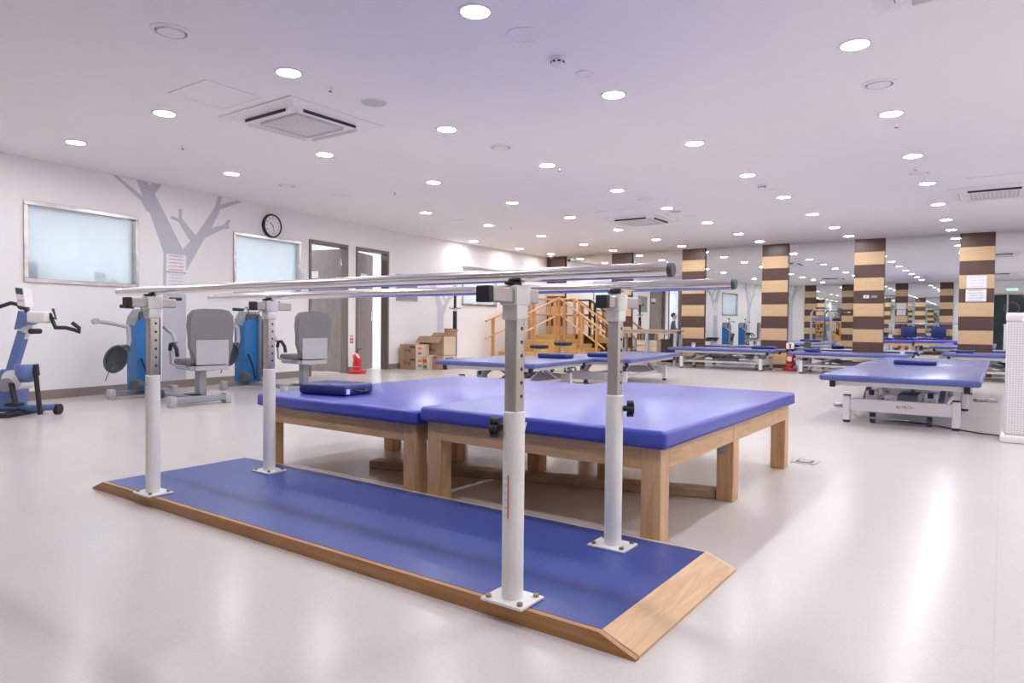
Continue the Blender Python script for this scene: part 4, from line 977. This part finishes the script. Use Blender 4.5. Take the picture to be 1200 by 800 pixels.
MB().obox((0.20, -0.14, 0.37), (0.235, -0.14, 0.02), 0.03, 0.028, (0, 1, 0)).build('calf_strap', M_black, co2)
pd = MB().rbox(-0.02, 0.10, -0.24, -0.14, 0.10, 0.13, 0.01, 2).build('pedal', M_black, bk)
MB().obox((-0.03, -0.13, 0.30), (0.03, -0.16, 0.12), 0.02, 0.05, (0, 1, 0)).build('crank_arm', M_black, pd)

# ------------------------------------------------------------------ fire extinguishers
def extinguisher(u, v, label, rot=0, sign=False, hgt=1.0):
    e = thing('fire_extinguisher', label, 'fire extinguisher', (u, v, 0), rot, 'red fire extinguishers')
    MB().rbox(-0.115, 0.115, -0.11, 0.11, 0.0, 0.06, 0.015, 2).build('stand', M_red, e)
    MB().lathe([(0.074, 0.045), (0.074, 0.285), (0.066, 0.315), (0.035, 0.345), (0.022, 0.35), (0.022, 0.375)], 22).build('cylinder', M_red, e)
    MB().lathe([(0.0745, 0.12), (0.0748, 0.124)], 22, caps=False).build('band', M_paper, e)
    MB().rbox(-0.022, 0.022, -0.022, 0.022, 0.372, 0.395, 0.004, 1).build('valve', M_dgrey, e)
    MB().tube([(0.0, 0, 0.395), (0.02, 0, 0.425), (0.10, 0, 0.42)], 0.008, 8).build('lever', M_black, e)
    MB().tube([(-0.01, 0.02, 0.385), (-0.06, 0.07, 0.36), (-0.07, 0.08, 0.2), (-0.06, 0.075, 0.07)], 0.011, 8).build('hose', M_black, e)
    mb = MB(); vs_ = []
    for z in (0.2, 0.285):
        for k in range(6):
            t = math.radians(190 + 14 * k); vs_.append((0.0752 * math.cos(t), 0.0752 * math.sin(t), z))
    mb._add(vs_, [(k, k + 1, 7 + k, 6 + k) for k in range(5)]); mb.build('label', M_yellow, e)
    if not sign:
        MB()._add([(0.02, -0.078, 0.36), (0.10, -0.08, 0.335), (0.14, -0.082, 0.27), (0.08, -0.08, 0.28)], [(0, 1, 2, 3)]).build('inspection_tag', M_paper, e, smooth=0)
    else:
        MB().rbox(-0.075, 0.075, -0.01, 0.01, 0.43, 0.55, 0.006, 1).build('sign_board', M_paper, e)
        MB().cyl((0, 0.0, 0.39), (0, 0, 0.45), 0.008, n=8).build('sign_stem', M_dgrey, e)
        MB().box(-0.022, 0.022, -0.0115, -0.0101, 0.445, 0.535).build('red_mark', M_inkr, e, smooth=0)
        MB()._add([(-0.03, -0.077, 0.19), (0.05, -0.076, 0.19), (0.05, -0.076, 0.28), (-0.03, -0.077, 0.28)], [(0, 1, 2, 3)]).build('paper_label', M_paper, e, smooth=0)
    return e
extinguisher(-8.95, 7.99, 'red fire extinguisher on the floor between the two doorways', angA - PI / 2)
extinguisher(-3.41, 14.25, 'red fire extinguisher with a white sign standing before the mirrors', 0, True)

# ------------------------------------------------------------------ cardboard boxes
def closed_box(u, v, z, sx, sy, sz, rot, label, side=M_cardl, text=None, marks=(), m=M_card):
    e = thing('cardboard_box', label, 'box', (u, v, z), rot, 'cardboard boxes')
    MB().rbox(-sx / 2, sx / 2, -sy / 2, sy / 2, 0, sz, 0.004, 1).build('carton', m, e)
    MB().box(-0.02, 0.02, -sy / 2 - 0.0008, -sy / 2, sz * 0.0, 0.001).build('tape', m, e, smooth=0)
    if text: text_part('lettering', text, sz * 0.42, M_ink, e, (-0.02, -sy / 2 - 0.001, sz * 0.55))
    for x0, x1, z0, z1, mm, face in marks:
        if face == 'f': MB().box(x0, x1, -sy / 2 - 0.0016, -sy / 2 - 0.0002, z0, z1).build('printed_mark', mm, e, smooth=0)
        else: MB().box(sx / 2 + 0.0002, sx / 2 + 0.0016, x0, x1, z0, z1).build('printed_mark', mm, e, smooth=0)
    if side: MB().box(sx / 2, sx / 2 + 0.0012, -sy / 2 + 0.003, sy / 2 - 0.003, 0.003, sz - 0.003).build('pale_end', side, e, smooth=0)
    return e
# front faces look towards -v, right ends towards +u
kb = [(0.06, 0.19, 0.17, 0.20, M_ink, 'f')]
for k, (lb, z) in enumerate((('brown printed carton at the bottom of the left stack', 0.0), ('brown printed carton on top of the left stack', 0.236))):
    closed_box(-9.11, 9.57, z, 0.42, 0.36, 0.234, -0.02, lb, M_cardl, 'Gingi', kb + [(-0.13, -0.03, 0.14, 0.185, M_orange, 'r'), (-0.13, -0.03, 0.045, 0.09, M_inkb, 'r')])
closed_box(-8.84, 9.70, 0.0, 0.11, 0.26, 0.235, 0.0, 'narrow pale carton between the two box stacks', None, None, [(-0.05, 0.05, 0.13, 0.19, M_inkr, 'f'), (-0.05, 0.05, 0.03, 0.075, M_inkg, 'f')], M_cardl)
closed_box(-8.65, 9.92, 0.0, 0.24, 0.40, 0.128, 0.05, 'flat carton at the bottom of the right stack', M_cardl, None, [(-0.10, 0.0, 0.06, 0.10, M_orange, 'f'), (-0.15, 0.1, 0.05, 0.11, M_inkb, 'r')])
closed_box(-8.65, 9.92, 0.13, 0.24, 0.40, 0.128, 0.05, 'flat carton under the open box', M_cardl, None, [(-0.10, -0.03, 0.08, 0.11, M_inkr, 'f'), (-0.05, 0.06, 0.025, 0.055, M_inkg, 'f'), (-0.15, 0.1, 0.05, 0.1, M_inkb, 'r')])
ob = thing('open_cardboard_box', 'large open cardboard box with raised flaps on the stacks', 'box', (-8.90, 9.985, 0.262), 0.05, 'cardboard boxes')
sx, sy, sz, th = 0.60, 0.38, 0.36, 0.006
MB().box(-sx / 2, sx / 2, -sy / 2, -sy / 2 + th, 0, sz).build('side_wall', M_card, ob, smooth=0)
MB().box(-sx / 2, sx / 2, sy / 2 - th, sy / 2, 0, sz).build('side_wall', M_cardd, ob, smooth=0)
MB().box(sx / 2 - th, sx / 2, -sy / 2 + th, sy / 2 - th, 0, sz).build('end_wall', M_cardl, ob, smooth=0)
MB().box(-sx / 2, -sx / 2 + th, -sy / 2 + th, sy / 2 - th, 0, sz).build('end_wall', M_card, ob, smooth=0)
MB().box(-sx / 2, sx / 2, -sy / 2, sy / 2, 0.0, 0.006).build('bottom', M_cardd, ob, smooth=0)
def flap(p0, p1, d, m):
    p0, p1, d = Vector(p0), Vector(p1), Vector(d); n_ = (p1 - p0).cross(d).normalized() * 0.004
    MB()._add([p0, p1, p1 + d, p0 + d, p0 + n_, p1 + n_, p1 + d + n_, p0 + d + n_], [(0, 1, 2, 3), (7, 6, 5, 4), (0, 4, 5, 1), (1, 5, 6, 2), (2, 6, 7, 3), (3, 7, 4, 0)]).build('flap', m, ob, smooth=0)
flap((-sx / 2, -sy / 2, sz), (sx / 2 - 0.02, -sy / 2, sz), (-0.02, -0.10, -0.12), M_card)
flap((-sx / 2, sy / 2, sz), (0.02, sy / 2, sz), (-0.03, 0.10, 0.06), M_cardd)
flap((sx / 2, -sy / 2 + .01, sz), (sx / 2, sy / 2 - .01, sz), (0.06, 0, 0.13), M_cardd)
flap((0.02, sy / 2, sz), (sx / 2, sy / 2, sz), (-0.02, 0.02, 0.15), M_cardd)
text_part('lettering', 'Gingi', 0.09, M_ink, ob, (0.02, -sy / 2 - 0.001, 0.10))

# ------------------------------------------------------------------ clothes stand
cs_ = thing('clothes_stand', 'tall black and steel clothes stand behind the cardboard boxes', 'stand', (-9.02, 10.64, 0))
MB().rbox(-0.15, 0.15, -0.13, 0.13, 0.0, 0.10, 0.02, 2).build('base', M_black, cs_)
MB().cyl((0, 0, 0.10), (0, 0, 1.12), 0.042, n=16).build('lower_pole', M_black, cs_)
MB().cyl((0, 0, 1.12), (0, 0, 1.18), 0.036, n=16).build('steel_collar', M_chrome, cs_)
MB().cyl((0, 0, 1.18), (0, 0, 1.50), 0.028, n=16).build('upper_pole', M_black, cs_)
for k in range(4):
    t = k * PI / 2 + 0.3; d = Vector((math.cos(t), math.sin(t), 0))
    MB().tube([Vector((0, 0, 1.46)) + d * 0.02, Vector((0, 0, 1.44)) + d * 0.10, Vector((0, 0, 1.48)) + d * 0.14, Vector((0, 0, 1.54)) + d * 0.13], 0.007, 8).build('hook', M_black, cs_)
    MB().tube([Vector((0, 0, 1.17)) + d * 0.03, Vector((0, 0, 1.17)) + d * 0.11, Vector((0, 0, 1.20)) + d * 0.12], 0.007, 8).build('peg', M_black, cs_)
MB().cyl((0, 0, 1.5), (0, 0, 1.78), 0.010, n=10).build('top_rod', M_chrome, cs_)

# ------------------------------------------------------------------ corner training stairs
sr = thing('training_stairs', 'L shaped wooden training stairs with double handrails in the far corner', 'stairs', (-8.91, 14.24, 0))
PH0 = 0.62; ox, oy = -8.45, 13.45
pu0, pu1, pv0, pv1 = -0.39, 0.39, -0.39, 0.39
def treadbox(x0, x1, y0, y1, z):
    o = MB().box(x0 + 0.005, x1 - 0.005, y0 + 0.005, y1 - 0.005, 0.0, z - 0.03).build('step_riser', M_stair, sr, smooth=0)
    MB().rbox(x0, x1, y0, y1, z - 0.029, z, 0.004, 1).build('tread', M_stair, o)
treadbox(pu0, pu1, pv0, pv1, PH0)
nA_ = 4
for k in range(nA_ - 0):
    z = PH0 * (nA_ - k - 0) / (nA_ + 1)
    y1 = pv0 - k * 0.45; treadbox(pu0, pu1, y1 - 0.445, y1 - 0.001, z)
nB = 5
for k in range(nB):
    z = PH0 * (nB - k) / (nB + 1)
    x0 = pu1 + k * 0.23; treadbox(x0 + 0.001, x0 + 0.228, pv0, pv1, z)
def bar(name, p0, p1, wdt, m): return MB().obox(p0, p1, wdt, wdt, (0, 0, 1)).build(name, m, sr, smooth=0)
def rpost(x, y, z0, z1): return MB().rbox(x - 0.03, x + 0.03, y - 0.03, y + 0.03, z0, z1, 0.004, 1).build('post', M_stairz, sr)
RA = 0.875
yend = pv0 - nA_ * 0.45 - 0.06; xend = pu1 + nB * 0.23 + 0.05
def rails(p_top, p_end, drop):
    r1 = MB().tube([p_top, p_end], 0.026, 12).build('handrail', M_stairrail, sr)
    a = Vector(p_top) - Vector((0, 0, 0.38)); b = Vector(p_end) - Vector((0, 0, 0.38))
    MB().tube([a, b], 0.022, 12).build('lower_rail', M_stairrail, sr)
for sx_ in (pu0 + 0.03, pu1 - 0.03):
    rails((sx_, pv0 + 0.03, PH0 + RA), (sx_, yend, 0.93), 0)
    for fr in (0.08, 0.55, 0.86):
        y = pv0 + (yend - pv0) * fr; zt = PH0 + RA + (0.93 - PH0 - RA) * fr
        rpost(sx_, y, 0.0, zt)
for sy_ in (pv0 + 0.03, pv1 - 0.03):
    rails((pu1 - 0.03, sy_, PH0 + RA), (xend, sy_, 0.70), 0)
    for fr in (0.10, 0.5, 0.82):
        x = pu1 + (xend - pu1) * fr; zt = PH0 + RA + (0.70 - PH0 - RA) * fr
        rpost(x, sy_, 0.0, zt)
for dz in (0, -0.38):
    MB().tube([(pu0 + 0.03, pv0 + 0.03, PH0 + RA + dz), (pu0 + 0.03, pv1 - 0.03, PH0 + RA + dz)], 0.024, 12).build('platform_rail', M_stairrail, sr)
    MB().tube([(pu0 + 0.03, pv1 - 0.03, PH0 + RA + dz), (pu1 - 0.03, pv1 - 0.03, PH0 + RA + dz)], 0.024, 12).build('platform_rail', M_stairrail, sr)
for x, y in ((pu0 + 0.03, pv0 + 0.03), (pu0 + 0.03, pv1 - 0.03), (pu1 - 0.03, pv1 - 0.03), (pu1 - 0.03, pv0 + 0.03)):
    rpost(x, y, PH0, PH0 + RA + 0.01)

# ------------------------------------------------------------------ stools, side table, crate
def stool(u, v, label, zs):
    e = thing('rolling_stool', label, 'stool', (u, v, 0), 0.4, 'black rolling stools')
    MB().lathe([(0.0, zs - 0.075), (0.15, zs - 0.07), (0.175, zs - 0.045), (0.175, zs - 0.012), (0.15, zs), (0, zs)], 24).build('seat', M_black, e)
    MB().cyl((0, 0, 0.08), (0, 0, zs - 0.07), 0.025, n=12).build('gas_column', M_chrome, e)
    for k in range(5):
        t = k * 2 * PI / 5; d = Vector((math.cos(t), math.sin(t), 0))
        g = MB().obox(Vector((0, 0, 0.09)), Vector((0, 0, 0.07)) + d * 0.24, 0.03, 0.025).build('base_arm', M_dgrey, e)
        p = d * 0.24; MB().cyl((p.x - 0.015, p.y, 0.028), (p.x + 0.015, p.y, 0.028), 0.028, n=12).build('castor', M_black, g)
stool(-6.85, 10.45, 'black rolling stool in front of the wooden stairs, the lower one', 0.50)
stool(-6.65, 10.95, 'black rolling stool in front of the wooden stairs, the higher one', 0.55)
st = thing('side_table', 'long narrow side table with wood top and grey legs before the mirrors', 'table', (-6.42, 14.30, 0))
MB().rbox(-0.72, 0.72, -0.2, 0.2, 0.735, 0.775, 0.005, 1).build('table_top', M_plank, st)
MB().rbox(-0.70, 0.70, -0.18, -0.15, 0.69, 0.7345, 0.003, 1).build('apron', M_lgrey, st)
for x in (-0.66, 0.0, 0.66):
    for y in (-0.16, 0.16): MB().rbox(x - 0.03, x + 0.03, y - 0.03, y + 0.03, 0, 0.69, 0.004, 1).build('leg', M_lgrey, st)
cr = thing('wooden_crate', 'pale wooden crate standing under the side table', 'crate', (-6.45, 14.32, 0))
for k in range(4): MB().rbox(-0.24, 0.24, -0.12, -0.105, 0.03 + k * 0.13, 0.15 + k * 0.13, 0.003, 1).build('slat', M_pale, cr)
for k in range(4): MB().rbox(-0.24, 0.24, 0.105, 0.12, 0.03 + k * 0.13, 0.15 + k * 0.13, 0.003, 1).build('slat', M_pale, cr)
for x in (-0.24, 0.225): MB().box(x, x + 0.015, -0.105, 0.105, 0.0, 0.55).build('end_panel', M_pale, cr, smooth=0)
MB().box(-0.225, 0.225, -0.105, 0.105, 0.0, 0.02).build('bottom', M_pale, cr, smooth=0)
# dome camera in the corner
dc = thing('dome_camera', 'small white security camera on the ceiling before the corner column', 'camera', (-9.22, 14.55, H))
MB().lathe([(0.06, 0), (0.06, -0.03), (0.05, -0.04)], 18).build('mount', M_white, dc)
MB().lathe([(0.05, -0.04), (0.045, -0.07), (0.02, -0.09), (0, -0.092)], 18).build('dome', M_dgrey, dc)

# ------------------------------------------------------------------ person sitting in the room behind the first doorway
def person(u, v, rot):
    e = bpy.data.objects.new('person', None); COL.objects.link(e); e.location = (u, v, 0); e.rotation_euler = (0, 0, rot); e.empty_display_size = 0.05
    tag(e, 'black haired person in a dark jacket seated beyond the doorway, seen in the mirror', 'person')
    # skeleton; faces -y, sits at z 0.46
    P = {'pel': (0, 0.05, 0.52), 'sp': (0, 0.04, 0.74), 'ch': (0, 0.02, 0.92), 'nk': (0, 0.0, 1.06), 'hd0': (0, -0.01, 1.14), 'hd1': (0, -0.015, 1.22), 'hd2': (0, -0.01, 1.29)}
    R = {'pel': .15, 'sp': .135, 'ch': .15, 'nk': .055, 'hd0': .075, 'hd1': .088, 'hd2': .06}
    E_ = [('pel', 'sp'), ('sp', 'ch'), ('ch', 'nk'), ('nk', 'hd0'), ('hd0', 'hd1'), ('hd1', 'hd2')]
    for s, t in ((-1, 'l'), (1, 'r')):
        P.update({'sh' + t: (s * 0.17, 0.02, 0.98), 'el' + t: (s * 0.23, -0.04, 0.74), 'wr' + t: (s * 0.13, -0.26, 0.68), 'ha' + t: (s * 0.11, -0.33, 0.67),
                  'hi' + t: (s * 0.10, 0.02, 0.50), 'kn' + t: (s * 0.12, -0.40, 0.50), 'an' + t: (s * 0.12, -0.42, 0.09), 'to' + t: (s * 0.13, -0.56, 0.045)})
        R.update({'sh' + t: .065, 'el' + t: .048, 'wr' + t: .034, 'ha' + t: .036, 'hi' + t: .095, 'kn' + t: .066, 'an' + t: .045, 'to' + t: .036})
        E_ += [('ch', 'sh' + t), ('sh' + t, 'el' + t), ('el' + t, 'wr' + t), ('wr' + t, 'ha' + t), ('pel', 'hi' + t), ('hi' + t, 'kn' + t), ('kn' + t, 'an' + t), ('an' + t, 'to' + t)]
        for f_ in range(5):
            nm = 'f%d%s' % (f_, t); dx = (f_ - 2) * 0.016
            base = Vector(P['ha' + t])
            if f_ == 0: q = base + Vector((-s * 0.045, -0.02, 0.0)); q2 = q + Vector((-s * 0.01, -0.03, -0.01))
            else: q = base + Vector((s * (dx - 0.008), -0.045, 0.0)); q2 = q + Vector((0, -0.032 + abs(f_ - 2.5) * 0.006, -0.02))
            P[nm] = tuple(q); P[nm + 'b'] = tuple(q2); R[nm] = .010; R[nm + 'b'] = .008
            E_ += [('ha' + t, nm), (nm, nm + 'b')]
    keys = list(P); me = bpy.data.meshes.new('body')
    me.from_pydata([P[k] for k in keys], [(keys.index(a), keys.index(b)) for a, b in E_], [])
    ob_ = bpy.data.objects.new('body', me); COL.objects.link(ob_)
    md = ob_.modifiers.new('skin', 'SKIN')
    for i, k in enumerate(keys):
        sv = me.skin_vertices[0].data[i]; sv.radius = (R[k], R[k] * (0.75 if k in ('ch', 'sp', 'pel') else 1)); sv.use_root = (k == 'pel')
    ob_.modifiers.new('sub', 'SUBSURF').levels = 2
    dg = bpy.context.evaluated_depsgraph_get()
    m2_ = bpy.data.meshes.new_from_object(ob_.evaluated_get(dg)); bpy.data.objects.remove(ob_); m2_.name = 'body'
    m2_.materials.clear()
    for m_ in (M_suit, M_skin, M_trous, M_shirt): m2_.materials.append(m_)
    for p in m2_.polygons:
        c = p.center
        if c.z > 1.04 or (c.y < -0.27 and 0.6 < c.z < 0.75 and abs(c.x) < 0.25): p.material_index = 1
        elif c.z < 0.58: p.material_index = 2
        elif c.y < -0.06 and abs(c.x) < 0.05 and c.z > 0.75: p.material_index = 3
        else: p.material_index = 0
        p.use_smooth = True
    b_ = bpy.data.objects.new('body', m2_); COL.objects.link(b_); b_.parent = e
    hb = MB(); b2 = bmesh.new(); bmesh.ops.create_uvsphere(b2, u_segments=16, v_segments=10, radius=0.10)
    for v_ in b2.verts: v_.co = Vector((v_.co.x * 0.95, v_.co.y * 1.02 + 0.012, v_.co.z * 1.0 + 1.245))
    bmesh.ops.delete(b2, geom=[v_ for v_ in b2.verts if v_.co.y < -0.045 and v_.co.z < 1.27 or v_.co.z < 1.17], context='VERTS')
    hb.merge(b2); hb.build('hair', M_hair, e)
    for s in (-1, 1):
        MB().lathe([(0.0, -0.01), (0.012, 0), (0, 0.01)], 8, (s * 0.033, -0.098, 1.225)).build('eye', M_ink, e)
        MB().rbox(s * 0.088 - 0.01, s * 0.088 + 0.01, -0.02, 0.015, 1.185, 1.24, 0.006, 1).build('ear', M_skin, e)
    MB().prism([(-0.094, 1.225), (-0.118, 1.185), (-0.09, 1.18)], -0.012, 0.012, 'yz').build('nose', M_skin, e)
    MB().box(-0.022, 0.022, -0.095, -0.086, 1.150, 1.158).build('mouth', M_inkr, e, smooth=0)
    return e
person(-9.95, 5.70, math.radians(70))
ch = thing('office_chair', 'dark chair carrying the seated person beyond the doorway', 'chair', (-9.90, 5.69, 0), math.radians(70))
MB().rbox(-0.22, 0.22, -0.15, 0.27, 0.37, 0.42, 0.015, 2).build('seat', M_dgrey, ch)
MB().rbox(-0.2, 0.2, 0.28, 0.32, 0.48, 0.95, 0.015, 2).build('backrest', M_dgrey, ch)
for x in (-0.19, 0.19):
    for y in (-0.12, 0.24): MB().cyl((x, y, 0), (x, y, 0.37), 0.013, n=8).build('leg', M_chrome, ch)
for x in (-0.15, 0.15): MB().cyl((x, 0.25, 0.40), (x, 0.30, 0.50), 0.012, n=8).build('back_strut', M_chrome, ch)

# ------------------------------------------------------------------ chairs by the wall behind the camera (seen in the mirrors)
def waiting_chair(u, v, label):
    e = thing('waiting_chair', label, 'chair', (u, v, 0), PI, 'navy waiting chairs')
    MB().rbox(-0.24, 0.24, -0.25, 0.2, 0.40, 0.47, 0.02, 3).build('seat', M_navy, e)
    MB().rbox(-0.24, 0.24, 0.2, 0.27, 0.5, 0.92, 0.02, 3).build('backrest', M_navy, e)
    for x in (-0.2, 0.2):
        MB().cyl((x, -0.2, 0), (x, -0.2, 0.40), 0.014, n=8).build('leg', M_chrome, e)
        MB().tube([(x, 0.22, 0), (x, 0.19, 0.42), (x, 0.24, 0.52)], 0.014, 8).build('leg', M_chrome, e)
waiting_chair(-2.95, -0.12, 'navy waiting chair reflected before the notice column behind the camera')
waiting_chair(-1.95, -0.12, 'navy waiting chair reflected beside the last column behind the camera')

# ------------------------------------------------------------------ gait frame near the wall behind the camera (seen in the mirrors)
gf = thing('gait_frame', 'pale steel gait training frame reflected between the striped columns', 'walking frame', (-5.75, 0.45, 0), 0.3)
for x in (-0.4, 0.4):
    MB().rbox(x - 0.03, x + 0.03, -0.5, 0.5, 0.07, 0.13, 0.008, 1).build('base_rail', M_lgrey, gf)
    MB().rbox(x - 0.035, x + 0.035, 0.30, 0.37, 0.13, 1.45, 0.008, 1).build('upright', M_lgrey, gf)
    MB().tube([(x, 0.33, 1.0), (x, -0.1, 1.0), (x, -0.25, 0.95)], 0.02, 10).build('hand_rail', M_chrome, gf)
    for y in (-0.45, 0.45): MB().cyl((x - 0.02, y, 0.04), (x + 0.02, y, 0.04), 0.04, n=14).build('castor', M_dgrey, gf)
MB().tube([(-0.4, 0.33, 1.42), (-0.3, 0.33, 1.55), (0.3, 0.33, 1.55), (0.4, 0.33, 1.42)], 0.03, 12).build('top_bar', M_lgrey, gf)
MB().rbox(-0.36, 0.36, 0.28, 0.39, 1.12, 1.24, 0.01, 2).build('control_box', M_bblue, gf)
MB().rbox(-0.37, 0.37, 0.3, 0.36, 0.075, 0.125, 0.008, 1).build('cross_rail', M_lgrey, gf)
